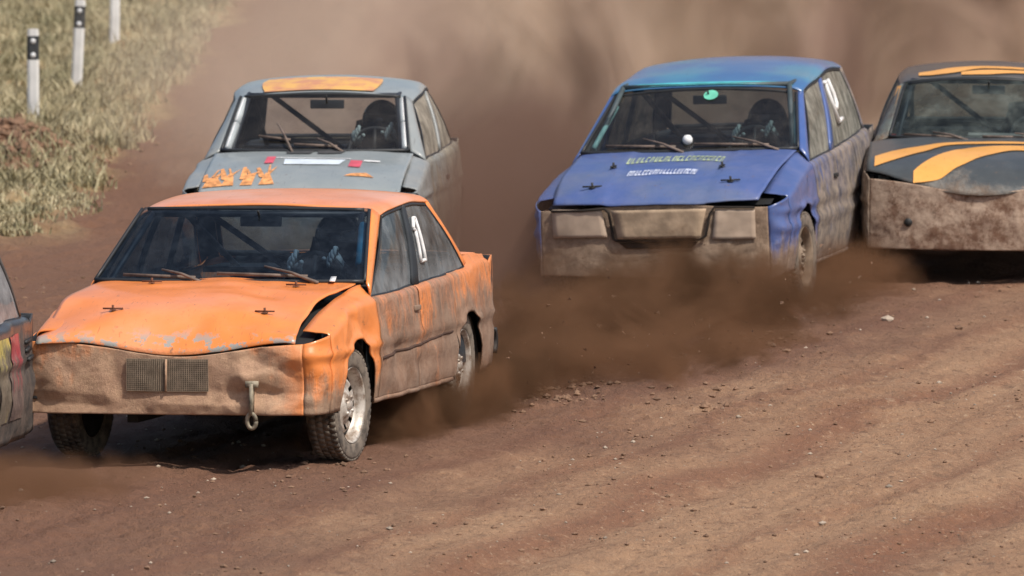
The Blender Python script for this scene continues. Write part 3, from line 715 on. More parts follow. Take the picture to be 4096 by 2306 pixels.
# ------------------------------------------------------------------ people
SUIT = plain('dark_race_suit', (.02, .025, .035), .85); HELM = plain('helmet_shell', (.03, .035, .045), .25); VIS = plain('visor', (.01, .012, .015), .1); GLOVE = plain('glove', (.30, .36, .35), .8, 0, .2)
FACE = plain('skin', (.42, .26, .19), .6)
def driver(car, label, helm=HELM, glove=GLOVE, suit=SUIT):
    """seated figure with both hands on the wheel; one skinned body"""
    o_ = empty('person'); tag(o_, label, 'person', 'drivers inside their cars')
    o_.location = car.root.location; o_.rotation_euler = car.root.rotation_euler
    V = []; E = []; Rr = []
    def add(p, r, par=None):
        V.append(Vector(p)); Rr.append(r); i = len(V)-1
        if par is not None: E.append((par, i))
        return i
    c = car.swc; x0 = -1.50; y0 = .36
    pel = add((x0, y0, .52), .15); bel = add((x0-.06, y0, .68), .14, pel); che = add((x0-.09, y0, .86), .155, bel); nk = add((x0-.07, y0, 1.00), .062, che); hd = add((x0-.045, y0, 1.08), .085, nk); ht = add((x0-.04, y0, 1.17), .075, hd)
    fing = []
    for sg, ri in ((1, 5), (-1, 12)):
        grip = car.ring[ri]
        sh = add((x0-.08, y0+sg*.17, .94), .066, che); el = add((lerp(x0, grip.x, .50), y0+sg*.30, .80), .046, sh)
        wr = add((grip.x-.085, grip.y+sg*.01, grip.z-.035), .029, el); pa = add((grip.x-.04, grip.y, grip.z-.005), .034, wr)
        for q in range(4):      # fingers closing over the rim
            off = (q-1.5)*.019; ln = (.9, 1, .97, .8)[q]
            k = add((grip.x-.018, grip.y+off*.4+sg*.0, grip.z+.022+off*.9), .0098, pa); k2 = add((grip.x+.018*ln, grip.y+off*.55, grip.z+.026+off*.9), .009, k); k3 = add((grip.x+.032*ln, grip.y+off*.6, grip.z+.002+off*.9), .0085, k2); add((grip.x+.020*ln, grip.y+off*.6, grip.z-.018+off*.9), .008, k3)
        th = add((grip.x-.03, grip.y-sg*.03, grip.z-.005), .012, pa); add((grip.x+.0, grip.y-sg*.045, grip.z-.002), .0105, th)
        hp = add((x0+.05, y0+sg*.10, .53), .088, pel); kn = add((x0+.42, y0+sg*.15, .66), .062, hp); an = add((x0+.72, y0+sg*.12, .40), .042, kn); add((x0+.90, y0+sg*.12, .44), .036, an)
    me = bpy.data.meshes.new('body'); me.from_pydata(V, E, []); b = bpy.data.objects.new('body', me); COL.objects.link(b); b.parent = o_
    me.materials.append(suit)
    sk = b.modifiers.new('k', 'SKIN'); sk.use_smooth_shade = True
    for i, sv in enumerate(me.skin_vertices[0].data): sv.radius = (Rr[i], Rr[i]); sv.use_root = (i == 0)
    b.modifiers.new('u', 'SUBSURF').levels = 1
    m = MB(); hc = V[hd]+Vector((.005, 0, .035)); prof = []
    def hm(u, v):
        a = u*2*math.pi; th = v*math.pi*.80; r = .135
        return (hc.x+r*1.12*math.sin(th)*math.cos(a)+.01, hc.y+r*.92*math.sin(th)*math.sin(a), hc.z+r*1.05*math.cos(th)+(.0))
    # shell, open at the eyes
    us = ls(0, 1, 41); vv = ls(0, 1, 22); vs_ = [hm(u, v) for v in vv for u in us]; fs_ = []
    for j in range(21):
        for i in range(40):
            u = (i+.5)/40; v = (j+.5)/21
            if (u < .19 or u > .81) and .46 < v < .64: continue
            fs_.append((j*41+i, j*41+i+1, (j+1)*41+i+1, (j+1)*41+i))
    h_ = link('helmet', vs_, fs_, helm, o_, thick=.02)
    MB().grid(lambda u, v: Vector(hm(lerp(-.2, .2, u), lerp(.45, .65, v)))*1.0+Vector((.006, 0, 0)), ls(0, 1, 16), ls(0, 1, 6)).build('visor', VIS, h_)
    # gloves: shell around each hand
    for sg, ri in ((1, 5), (-1, 12)):
        gp = car.ring[ri]; mm = MB()
        mm.tube([(gp.x-.115, gp.y+sg*.013, gp.z-.05), (gp.x-.085, gp.y+sg*.01, gp.z-.036), (gp.x-.052, gp.y, gp.z-.012), (gp.x-.018, gp.y, gp.z+.012)], [.038, .036, .043, .034], 14)
        for q in range(4):
            off = (q-1.5)*.021; ln = (.9, 1, .97, .8)[q]; Z = gp.z+off*.9; Y_ = gp.y+off*.55
            mm.tube([(gp.x-.03, Y_, Z+.016), (gp.x-.016, Y_, Z+.027), (gp.x+.018*ln, Y_, Z+.031), (gp.x+.036*ln, Y_, Z+.004), (gp.x+.022*ln, Y_, Z-.020)], [.010, .0125, .012, .011, .009], 8)
        mm.tube([(gp.x-.03, gp.y-sg*.03, gp.z-.005), (gp.x, gp.y-sg*.047, gp.z-.001), (gp.x+.012, gp.y-sg*.05, gp.z)], [.014, .013, .010], 8)
        mm.build('glove', glove, o_)
    return o_

# ------------------------------------------------------------------ the orange saloon
OR = (.90, .27, .055)
def mats(pre, base, **k):
    d = {}
    d['hood'] = paint(pre+'_hood_paint', base, **k['hood']); d['roof'] = paint(pre+'_roof_paint', base, **k.get('roof', k['hood']))
    d['fender'] = paint(pre+'_fender_paint', base, **k['fender']); d['side'] = paint(pre+'_side_paint', base, **k['side']); d['plate'] = paint(pre+'_front_paint', base, **k['plate'])
    d['pillar'] = paint(pre+'_pillar_paint', base, **k.get('pillar', k['hood'])); return d
M = mats('orange', OR, hood=dict(zlo=.52, zhi=.72, film=.10, rough=.38, amp=.25, streak=.1, cap=.5, fade_or_sheen=(.92, .32, .12), chip=(.36, .36, .33), chipz=(.655, .76)),
         roof=dict(zlo=0, zhi=.5, film=.12, rough=.33, fade_or_sheen=(.93, .40, .22)),  # pinkish second tone paints the sky's reflection into the roof
         fender=dict(zlo=.22, zhi=.72, film=.22, amp=.45, streak=.5), side=dict(zlo=.40, zhi=1.30, film=.55, amp=.7, streak=.55, cap=.92, fade_or_sheen=(.50, .22, .12), mud=(.26, .19, .14), mud2=(.17, .115, .08)),
         plate=dict(zlo=.42, zhi=1.0, film=.5, amp=.85, streak=.25, cap=.93, seed=2.2, mud=(.50, .345, .23), mud2=(.36, .24, .165), ymud=(.50, .70)), pillar=dict(zlo=.3, zhi=.8, film=.10))
M['glass'] = glass('tinted_windscreen', (.29, .37, .44), .02, filmhi=.07, filmcol=(.22, .28, .36), gloss=.06, streaky=.9)
M['sglass'] = glass('dusty_side_glass', (.30, .38, .44), .10, filmhi=.36, filmcol=(.33, .36, .38), gloss=.12, streaky=.9, zf=(.86, 1.05, .35))
M['rglass'] = glass('rear_glass', (.75, .80, .80), .08, gloss=.05); M['bpillar'] = DARKIN
M['handle'] = plain('muddy_handle', (.25, .17, .12), .8)
PO = dict(name='race_car', kind='sedan', label='battered orange race saloon with mud-caked flanks and a white figure on its side glass', group='race cars on the dirt track',
    X=-1.637, Y=48.487, yaw=12.51, roll=.56, pitch=-1.04, wb=2.655, sill=.285, arch=.355, archz=-.005, wr=.30, steer=-6, track=-.015, folds=1,
    W=[(.62, .80), (.5, .825), (.2, .835), (-.5, .845), (-1.6, .85), (-2.6, .845), (-3.2, .82), (-3.6, .78)],
    ztop=[(.6, .70), (.5, .725), (.3, .775), (.1, .825), (-.2, .845), (-.42, .850), (-.52, .845), (-1.5, .862), (-2.75, .885), (-2.95, .915), (-3.6, .905)],
    yin=[(.6, .66), (.3, .67), (.1, .69), (-.2, .70), (-.45, .735), (-.55, .75), (-2.7, .74), (-3.0, .74), (-3.6, .72)],
    zin=[(.6, .71), (.3, .79), (.1, .84), (-.2, .885), (-.45, .915), (-2.7, .90), (-2.95, .955), (-3.6, .93)],
    hood=(-.44, .72, .70), hoodc=[(-.44, .945), (-.1, .915), (.3, .86), (.55, .80), (.66, .745), (.72, .70)], hoode=[(-.44, .925), (-.1, .895), (.1, .865), (.3, .80), (.5, .735), (.66, .70), (.72, .675)],
    hood_edge_l=[(-.44, .715), (-.2, .70), (0, .665), (.2, .635), (.45, .635), (.72, .66)], hood_edge_r=[(-.44, .73), (.1, .78), (.5, .79), (.72, .77)],
    dip=(.085, .02, .42, .30), xf=.735, xt=-3.60, xcf=.55, xcr=-3.50, doors=(-.46, -1.42, -2.33),
    A0=(-.47, .770, .930), A1=(-1.08, .652, 1.305), C0=(-2.97, .70, .945), C1=(-2.42, .60, 1.325), roofx=(-1.11, -2.40), wipers=((-.12, -.60, .035), (.52, -.06, .05)), roofc=[(-1.1, 1.325), (-1.35, 1.355), (-1.9, 1.375), (-2.4, 1.352)], roofw=[(-1.1, .682), (-1.5, .69), (-2.4, .67)],
    gfront=(-.52, -1.20), grear=(-2.80, -2.32), gsplit=.42,
    folds_side=((-.55, .80, -.95, .52, -.022, .16), (-.95, .52, -1.15, .36, -.018, .10), (-1.50, .82, -1.60, .60, .016, .10), (-1.6, .60, -2.2, .54, -.014, .10), (-1.05, .75, -1.35, .62, .014, .12), (-.5, .45, -2.3, .42, -.010, .06), (.1, .78, -.3, .66, -.016, .10), (-2.0, .80, -2.1, .50, -.015, .09), (-.7, .42, -.95, .30, .012, .07), (-1.2, .44, -1.35, .30, .012, .07), (-1.75, .45, -1.9, .30, .012, .07)),
    folds_front=((.40, .47, .70, .60, .030, .12), (.36, .40, .70, .40, -.026, .10), (.42, .58, .62, .50, -.022, .09), (.52, .30, .70, .36, .022, .08), (-.10, .345, .40, .33, .016, .07), (-.78, .35, -.40, .325, -.016, .06), (-.80, .62, -.66, .45, .016, .10), (-.35, .60, -.30, .36, -.010, .07), (.36, .60, .40, .36, .016, .07)),
    folds_hood=((-.42, .0, .12, .10, .012, .22), (-.10, .30, .30, .50, -.016, .20), (-.20, .10, -.05, .55, .010, .14), (.45, -.1, .60, .30, -.012, .14), (-.15, -.30, -.10, .05, -.007, .10), (.60, .18, .70, .60, .016, .10)),
    mould=((-.50, .515), (-2.24, .560)), mouldmat=plain('dark_moulding', (.07, .035, .022), .8),
    front_z=.283, plate_y=(.70, .825), plate_top=lambda y: .668-.075*math.exp(-((y-.02)/.42)**2)-.0*y, pdent=1.0, pcurve=.06,
    rear_z=(.36, .925), seats=(1,), mats=M, dent=1.0, seed=3.3, crease=.60)
oc = Car(PO)

def grille(car, y0, y1, z0, z1, mat, nx=30, nz_=12):
    m = MB()
    for i in range(nx+1):
        y = lerp(y0, y1, i/nx); m.tube([Vector(car.plate_pt(y, z))+Vector((.012, 0, 0)) for z in ls(z0, z1, 5)], .0022, 4)
    for j in range(nz_+1):
        z = lerp(z0, z1, j/nz_); m.tube([Vector(car.plate_pt(y, z))+Vector((.012, 0, 0)) for y in ls(y0, y1, 9)], .0022, 4)
    return m.build('grille', mat, car.plate_o, smooth_=False)
GRM = plain('mud_filled_grille', (.22, .175, .125), .9, 0, .3, 30)
MB().grid(lambda u, v: Vector(oc.plate_pt(lerp(-.26, .19, u), lerp(.41, .58, v)))+Vector((.007, 0, 0)), ls(0, 1, 10), ls(0, 1, 5)).build('grille_backing', GRM, oc.plate_o)
grille(oc, -.26, .19, .41, .58, plain('grille_mesh', (.29, .225, .16), .9, 0, .2, 30), 38, 16)
MB().bar(Vector(oc.plate_pt(-.04, .41))+Vector((.018, 0, 0)), Vector(oc.plate_pt(-.04, .58))+Vector((.018, 0, 0)), .016, .008, (0, 1, 0)).build('grille_bar', M['plate'], oc.plate_o)
# tow hook with strap
m = MB(); px_ = Vector(oc.plate_pt(.43, .36)); m.bar(px_+Vector((.02, .0, .09)), px_+Vector((.035, 0, -.07)), .050, .018, (0, 1, 0)); m.box(px_+Vector((.02, 0, .09)), (.024, .07, .035))
L = [px_+Vector((.035+.006*math.sin(t), .024*math.cos(t), -.105+.040*math.sin(t))) for t in ls(0, 2*math.pi, 17)]; m.tube(L, .012, 8)
m.build('tow_hook', plain('muddy_hook', (.30, .26, .19), .7, .2, .5, 25), oc.root)
# bonnet pins
def pins(car, spots, mat, s=1.0):
    for (x, y, a) in spots:
        z = car.hoodz(x, y); m = MB(); m.lathe([(.001, .004), (.016*s, .004), (.018*s, 0)], (x, y, z+.004), 'z', 12); m.tube([(x, y, z), (x, y, z+.03*s)], .006*s, 6)
        rot = Matrix.Rotation(a, 3, 'Z'); m.bar(Vector((x, y, z+.014))-rot @ Vector((0, .05*s, 0)), Vector((x, y, z+.014))+rot @ Vector((0, .05*s, 0)), .008*s, .008*s)
        m.build('bonnet_pin', mat, car.hood_o)
RUST = plain('rusty_pin', (.16, .06, .03), .8)
pins(oc, [(-.25, -.38, .1), (-.2, .44, 0), (.42, -.42, .05), (.42, .42, -.1)], RUST, 1.1)
outline_one(oc, WHITE, oc.root, .545, .27, .56, .10)
# blue roll bar padding by the driver, white strip on the cowl
m = MB(); m.tube([oc.wpt(.955, .22)+Vector((-.10, 0, 0)), oc.wpt(.955, .75)+Vector((-.10, 0, 0))], .026, 10); m.build('bar_padding', plain('cyan_padding', (.10, .42, .62), .7), oc.root)
m = MB(); m.bar((-.47, .585, .958), (-.37, .60, .940), .03, .006); m.build('cowl_tape', WHITE, oc.root)
driver(oc, 'driver in dark suit and pale gloves gripping the wheel inside the orange car', glove=plain('pale_glove', (.78, .82, .80), .8, 0, .3, 30))

# ------------------------------------------------------------------ the blue hatchback
BL = (.040, .105, .33)
M = mats('blue', BL, hood=dict(zlo=.50, zhi=.80, film=.24, rough=.5, amp=.5, streak=.15, cap=.7, seed=5, fade_or_sheen=(.07, .135, .30)), roof=dict(zlo=0, zhi=.5, film=.12, rough=.25, fade_or_sheen=(.08, .27, .42)),
         fender=dict(zlo=.20, zhi=.66, film=.25, amp=.4, streak=.5), side=dict(zlo=.5, zhi=1.15, film=.5, amp=.6, streak=.9, cap=.97, mud=(.30, .24, .18), mud2=(.10, .085, .075), xmud=(-.5, -1.3)),
         plate=dict(zlo=.6, zhi=1.3, film=.9, amp=.25, streak=.1, cap=1, mud=(.34, .245, .17)), pillar=dict(zlo=.3, zhi=.8, film=.12))
M['roof'] = paint('sky_tinted_roof', (.04, .15, .36), 0, .5, film=.12, rough=.28, fade_or_sheen=(.05, .24, .38))  # sky reflection on the roof is put into its paint colour
M['glass'] = glass('blue_car_windscreen', (.52, .60, .62), .03, gloss=.08, streaky=.4)
M['sglass'] = glass('muddy_side_glass', (.40, .44, .42), .55, filmhi=.92, filmcol=(.30, .29, .25), gloss=.1, streaky=1.4)
M['rglass'] = glass('blue_car_rear_glass', (.7, .74, .74), .15, gloss=.05); M['cpillar'] = M['side']; M['cage'] = plain('grey_cage', (.06, .08, .085), .5)
M['rim'] = plain('mud_covered_rim', (.26, .20, .145), .9, 0, .4, 9)
PB = dict(name='race_car', kind='hatch', label='blue race hatchback with a teal strip over its windscreen and a mud-covered nose', group='race cars on the dirt track',
    X=1.118, Y=59.794, yaw=11.61, roll=2.0, pitch=-.17, wb=2.55, sill=.20, arch=.34, archz=-.01, wr=.30, steer=-4, track=.02,
    W=[(.6, .825), (.4, .86), (.1, .865), (-.5, .865), (-1.6, .86), (-2.6, .845), (-3.3, .80)],
    ztop=[(.6, .69), (.45, .73), (.2, .78), (-.1, .83), (-.45, .875), (-.6, .88), (-1.5, .905), (-2.6, .945), (-3.3, .97)],
    yin=[(.6, .68), (.3, .68), (0, .68), (-.45, .73), (-.55, .75), (-2.6, .74), (-3.3, .72)], zin=[(.6, .70), (.3, .79), (0, .86), (-.45, .945), (-2.6, .95), (-3.3, .985)],
    hood=(-.50, .78, .725), hoodc=[(-.5, .975), (-.1, .93), (.3, .86), (.6, .78), (.72, .725), (.78, .700)], hoode=[(-.5, .955), (-.1, .905), (.3, .83), (.6, .735), (.72, .69), (.78, .68)],
    hood_edge_l=[(-.5, .735), (0, .725), (.4, .715), (.6, .70), (.78, .68)], hood_edge_r=[(-.5, .735), (0, .73), (.4, .72), (.78, .70)], hood_front=lambda y: -.09*abs(y/.7)**2.5, rib=(.34,),
    xf=.765, xt=-3.42, xcf=.50, xcr=-3.25, doors=(-.50, -1.42, -2.25), A0=(-.53, .752, .968), A1=(-1.20, .632, 1.322), C0=(-3.32, .68, .99), C1=(-2.98, .585, 1.445),
    roofx=(-1.21, -2.96), roofc=[(-1.2, 1.378), (-1.6, 1.455), (-2.3, 1.525), (-2.96, 1.50)], rcrown=lambda x: lerp(.028, .06, smooth(-1.3, -1.9, x)), roofw=[(-1.2, .66), (-1.6, .675), (-2.96, .64)],
    gfront=(-.60, -1.27), grear=(-3.12, -2.88), gsplit=.36, front_z=lambda y: .20-.03*(y/.8), plate_y=(.74, .79), plate_top=lambda y: .655+.03*math.exp(-(y/.4)**4), pdent=.8, pcurve=.09,
    rear_z=(.3, .985), seats=(1,), mats=M, dent=.9, seed=8.1, crease=.62, rub=.50, wipers=((-.02, -.58, .05), (.62, .04, .05)))
bc = Car(PB)
TEAL = plain('teal_strip', (.08, .52, .54), .35)
MB().grid(lambda u, v: (lerp(-1.215, -1.30, v)+.03*(1-abs(2*u-1)**2.2), lerp(-.59, .59, u), bc.roofz(lerp(-1.215, -1.30, v)+.03*(1-abs(2*u-1)**2.2), lerp(-.59, .59, u))+.009), ls(0, 1, 30), ls(0, 1, 4)).build('roof_edge_strip', TEAL, bc.roof_o)
AQ = plain('pale_aqua', (.42, .68, .64), .5)
for e in (.045, .978):
    m = MB(); m.tube([bc.wpt(e, v)+Vector((-.06, 0, 0)) for v in ls(.08, .78, 5)], .017, 8); m.build('pillar_padding', AQ, bc.root)
q = bc.wpt(.50, .88)
def oval(u, v): 
    a = u*2*math.pi; p = bc.wpt(.545+.038*math.cos(a)*v, .87+.075*math.sin(a)*v); return (p.x+.006, p.y, p.z+.006)
MB().grid(oval, ls(0, 1, 25), [0, .55, 1]).build('windscreen_sticker', plain('green_sticker', (.16, .60, .42), .5), bc.root)
m = MB(); m.lathe([(.001, .035), (.022, .030), (.034, .01), (.034, -.01), (.02, -.03), (.001, -.034)], Vector(bc.wpt(.49, .0))+Vector((-.10, 0, .075)), 'z', 16); m.build('dashboard_ball', WHITE, bc.root)
# recessed centre of the nose and the two headlight covers
NOSE = plain('dried_mud', (.42, .31, .21), .95, 0, .3, 9, .6); NOSE2 = plain('nose_cover', (.44, .335, .25), .85, 0, .18, 7)
def on_plate(car, poly, off, name, mat, parent=None, n=10):
    m = MB(); (a, b, c_, d) = poly
    def fn(u, v):
        y = lerp(lerp(a[0], b[0], u), lerp(d[0], c_[0], u), v); z = lerp(lerp(a[1], b[1], u), lerp(d[1], c_[1], u), v); return Vector(car.plate_pt(y, z))+Vector((off, 0, 0))
    m.grid(fn, ls(0, 1, n), ls(0, 1, n)); return m.build(name, mat, parent or car.plate_o, thick=.006)
on_plate(bc, ((-.705, .665), (-.36, .662), (-.325, .478), (-.70, .478)), .012, 'headlight_cover', NOSE2)
on_plate(bc, ((.40, .650), (.66, .640), (.66, .445), (.375, .450)), .012, 'headlight_cover', NOSE2)
on_plate(bc, ((-.29, .655), (.345, .655), (.30, .465), (-.25, .465)), .035, 'nose_panel', NOSE)
DK = plain('dark_gap', (.02, .014, .01), .9)
m = MB()
for pts in (((-.345, .672), (-.31, .640), (-.285, .47), (-.27, .455), (.02, .448), (.29, .452), (.335, .475), (.365, .62), (.395, .662), (.66, .655)), ((-.71, .672), (-.50, .672), (-.345, .668))):
    m.tube([Vector(bc.plate_pt(y, min(z, bc.P['plate_top'](y)-.002)))+Vector((.020, 0, 0)) for y, z in pts], .0085, 6)
m.build('panel_gap', DK, bc.plate_o)
on_plate(bc, ((-.25, .44), (.28, .44), (.24, .40), (-.20, .40)), .004, 'air_intake', DK)
# hood lettering, unreadable in the photo: small marks
random.seed(11)
def marks(car, x0, x1, y0, y1, n, mat, bend=0, name='hood_lettering'):
    n = int(n*1.7)
    qs = []
    for i in range(n):
        a = lerp(y0, y1, i/n); b = a+(y1-y0)/n*random.uniform(.55, .85); bx = bend*(1-(2*(i+.5)/n-1)**2); k = random.choice((0, 1, 2, 3))
        h = x1-x0; qs.append(((x0+bx, a), (x0+bx, a+(b-a)*.35), (x1+bx, a+(b-a)*.35), (x1+bx, a)))
        if k in (0, 2): qs.append(((x0+bx, a), (x0+bx, b), (x0+bx+h*.25, b), (x0+bx+h*.25, a)))
        if k in (1, 2, 3): qs.append(((x1+bx-h*.25, a), (x1+bx-h*.25, b), (x1+bx, b), (x1+bx, a)))
        if k in (0, 3): qs.append(((x0+bx, b-(b-a)*.25), (x0+bx, b), (x1+bx, b), (x1+bx, b-(b-a)*.25)))
    return car.quads_on(qs, name, mat, car.hood_o)
marks(bc, -.18, -.02, -.34, .32, 13, plain('pale_green_lettering', (.42, .50, .30), .5), -.05)
marks(bc, .20, .33, -.27, .20, 12, plain('white_lettering', (.66, .70, .82), .5), -.03)
pins(bc, [(.10, -.40, 1.5), (.13, .34, 1.5), (.55, -.46, .4), (.50, .46, .4)], BLACK, 1.3)
outline = MB()
def sg2(u, v, o=.014): p = bc.sgl(u, v); return Vector((p.x, p.y+o, p.z))
for pts in (((.40, .92), (.46, .90)), ((.425, .92), (.53, .32)), ((.53, .32), (.60, .33)), ((.50, .92), (.545, .70), (.555, .55), (.53, .50))):
    outline.tube([sg2(*q) for q in pts], .016, 6)
outline.build('race_number', WHITE, bc.root)
driver(bc, 'driver in dark suit and helmet behind the windscreen of the blue hatchback')

# ------------------------------------------------------------------ the grey car
GY = (.27, .315, .325)
M = mats('grey', GY, hood=dict(zlo=.45, zhi=.75, film=.18, rough=.4, amp=.3, streak=.1, cap=.6), roof=dict(zlo=0, zhi=.5, film=.15, rough=.4),
         fender=dict(zlo=.3, zhi=.85, film=.35, amp=.4, streak=.5), side=dict(zlo=.4, zhi=1.35, film=.6, amp=.6, streak=1.1, cap=.96, mud=(.32, .28, .21), mud2=(.12, .10, .075), xmud=(-.8, -1.8)),
         plate=dict(zlo=.3, zhi=.9, film=.5, amp=.4), pillar=dict(zlo=.5, zhi=1.1, film=.25, amp=.4))
M['glass'] = glass('grey_car_windscreen', (.78, .82, .84), .03, gloss=.05)
M['sglass'] = glass('mud_smeared_side_glass', (.5, .5, .47), .6, filmhi=.92, filmcol=(.38, .34, .28), gloss=.08, streaky=1.4)
M['rglass'] = glass('grey_car_rear_glass', (.85, .85, .84), .12, gloss=.03); M['cpillar'] = M['side']
PG = dict(name='race_car', kind='hatch', label='pale grey race car with orange roof band and flame decals, behind the orange car', group='race cars on the dirt track',
    X=-1.360, Y=59.953, yaw=4.25, roll=.25, pitch=-.56, wb=2.40, sill=.25, arch=.34, archz=0, wr=.29, steer=0,
    W=[(.62, .76), (.4, .795), (.1, .805), (-.5, .805), (-1.6, .83), (-2.3, .835), (-2.8, .81), (-3.1, .76)],
    ztop=[(.6, .745), (.3, .80), (0, .845), (-.42, .90), (-.6, .905), (-1.8, .915), (-2.6, .925), (-3.1, .90)],
    yin=[(.6, .68), (0, .665), (-.45, .665), (-.55, .70), (-2.6, .72), (-3.1, .68)], zin=[(.6, .76), (0, .865), (-.45, .935), (-2.6, .94), (-3.1, .92)],
    hood=(-.45, .66, .67), hoodc=[(-.45, .975), (0, .92), (.3, .87), (.55, .80), (.66, .74)], hoode=[(-.45, .95), (0, .885), (.3, .83), (.55, .77), (.66, .73)], hood_front=lambda y: -.05*abs(y/.7)**2.5,
    xf=.68, xt=-3.16, xcf=.50, xcr=-3.0, doors=(-.45, -1.55, -2.4), two_door=True, A0=(-.51, .645, .965), A1=(-1.09, .565, 1.312), C0=(-2.72, .60, .95), C1=(-2.30, .52, 1.315),
    roofx=(-1.10, -2.28), roofc=[(-1.1, 1.345), (-1.4, 1.395), (-1.9, 1.42), (-2.3, 1.385)], roofw=[(-1.1, .60), (-1.5, .645), (-2.3, .62)], rcrown=.05, bow=.06,
    gfront=(-.56, -1.18), grear=(-2.52, -2.2), gsplit=.52, front_z=.26, plate_y=(.70, .70), plate_top=lambda y: .72, pdent=.6,
    rear_z=(.34, .93), seats=(1,), mats=M, dent=.8, seed=12.7, crease=.70, wipers=((-.14, -.40, .12), (.20, -.14, .05)))
gc_ = Car(PG)
OB = NT('orange_roof_band'); f = OB.noise(OB.co(), 5, 6, .65)
OB.set(Base_Color=OB.mix(OB.ramp(f, .42, .62), (.74, .42, .12), (.58, .26, .14)), Roughness=.45)
def band(u, v):
    x = lerp(-1.12, -1.62, v)+.035*(1-abs(2*u-1)**2.2)*(1-v); y = lerp(-.40, .34, u)*(1+.12*math.sin(v*math.pi)*.6); y = y*(1.0-.02*v)+.03*v*(2*u-1); return (x, y, gc_.roofz(x, y)+.010)
MB().grid(band, ls(0, 1, 24), ls(0, 1, 10)).build('roof_band', OB.m, gc_.roof_o)
for e in (.035, .972):
    m = MB(); m.tube([gc_.wpt(e, v)+Vector((-.05, 0, 0)) for v in ls(.02, .46, 4)], .026, 10); m.tube([gc_.wpt(e, v)+Vector((-.05, 0, 0)) for v in ls(.49, .90, 4)], .026, 10); m.build('bar_padding', WHITE, gc_.root)
MB().add(*(lambda: ([(x, y, gc_.hoodz(x, y)+.006) for x, y in ((-.06, -.16), (-.06, .25), (.12, .22), (.12, -.15))], [(0, 1, 2, 3)]))()).build('bonnet_sticker', plain('white_sticker', (.68, .76, .82), .5, 0, .15), gc_.hood_o)
RED = plain('red_sticker', (.62, .10, .14), .5)
for (xa, xb, ya, yb_) in ((-.14, .08, -.285, -.225), (-.05, .17, .285, .365)):
    gc_.quads_on([((xa, ya), (xa, yb_), (xb, yb_), (xb, ya))], 'red_sticker', RED, gc_.hood_o, off=.006)
gc_.quads_on([((-.115, -.22), (-.115, .28), (-.095, .28), (-.095, -.22)), ((-.08, .37), (-.08, .48), (-.03, .48), (-.03, .37))], 'white_line_sticker', WHITE, gc_.hood_o, off=.006)
for ya in (-.18, .03):
    gc_.quads_on([((-.40, ya), (-.40, ya+.19), (-.29, ya+.17), (-.29, ya+.01))], 'bonnet_vent', plain('vent_black', (.06, .06, .06), .7), gc_.hood_o, off=.006)
FL = plain('flame_orange', (.74, .33, .12), .6, 0, .45, 26)
for i in range(4):
    y0 = -.64+i*.125; q1, q2, q3 = (random.uniform(-.03, .03) for _ in range(3)); gc_.quads_on([((.56, y0-.01), (.56, y0+.10+q1), (.38+q1, y0+.075+q2), (.36+q2, y0+.02)), ((.40+q1, y0+.02), (.38+q1, y0+.075+q2), (.22+q2*2, y0+.10+q3), (.28+q2*2, y0+.08+q3)), ((.44+q3, y0-.02), (.46, y0+.03), (.20+q1*2, y0-.01+q2), (.22+q1*2, y0-.03+q2)), ((.36+q3, y0+.03), (.36, y0+.05), (.16+q3*2, y0+.04+q1), (.17+q3*2, y0+.03+q1))], 'flame_decal', FL, gc_.hood_o, off=.006)
gc_.quads_on([((.42, .28), (.42, .48), (.33, .42), (.36, .32))], 'flame_decal', FL, gc_.hood_o, off=.006)
driver(gc_, 'driver in dark suit and helmet seen through the open view of the grey car')

# ------------------------------------------------------------------ the striped black and yellow car
SB = (.040, .052, .057)
M = mats('striped', SB, hood=dict(zlo=.50, zhi=.86, film=.12, rough=.45, amp=.9, streak=.1, cap=.75, mud=(.30, .27, .23), seed=1.5), roof=dict(zlo=0, zhi=.5, film=.12, rough=.45),
         fender=dict(zlo=.6, zhi=1.1, film=.8, amp=.4, cap=1, mud=(.36, .285, .215)), side=dict(zlo=.5, zhi=1.1, film=.5, amp=.5), plate=dict(zlo=.6, zhi=1.2, film=1, amp=.35, cap=1, mud=(.48, .36, .27), mud2=(.17, .09, .055)),
         pillar=dict(zlo=.7, zhi=1.2, film=.5, amp=.4, mud=(.38, .42, .36)))
M['glass'] = glass('hazy_windscreen', (.55, .64, .66), .04, filmhi=.22, filmcol=(.36, .42, .38), gloss=.05, streaky=.3)
M['sglass'] = glass('striped_car_side_glass', (.5, .5, .47), .4, filmhi=.8, filmcol=(.40, .38, .30)); M['rglass'] = glass('striped_car_rear_glass', (.75, .82, .78), .25, gloss=.05)
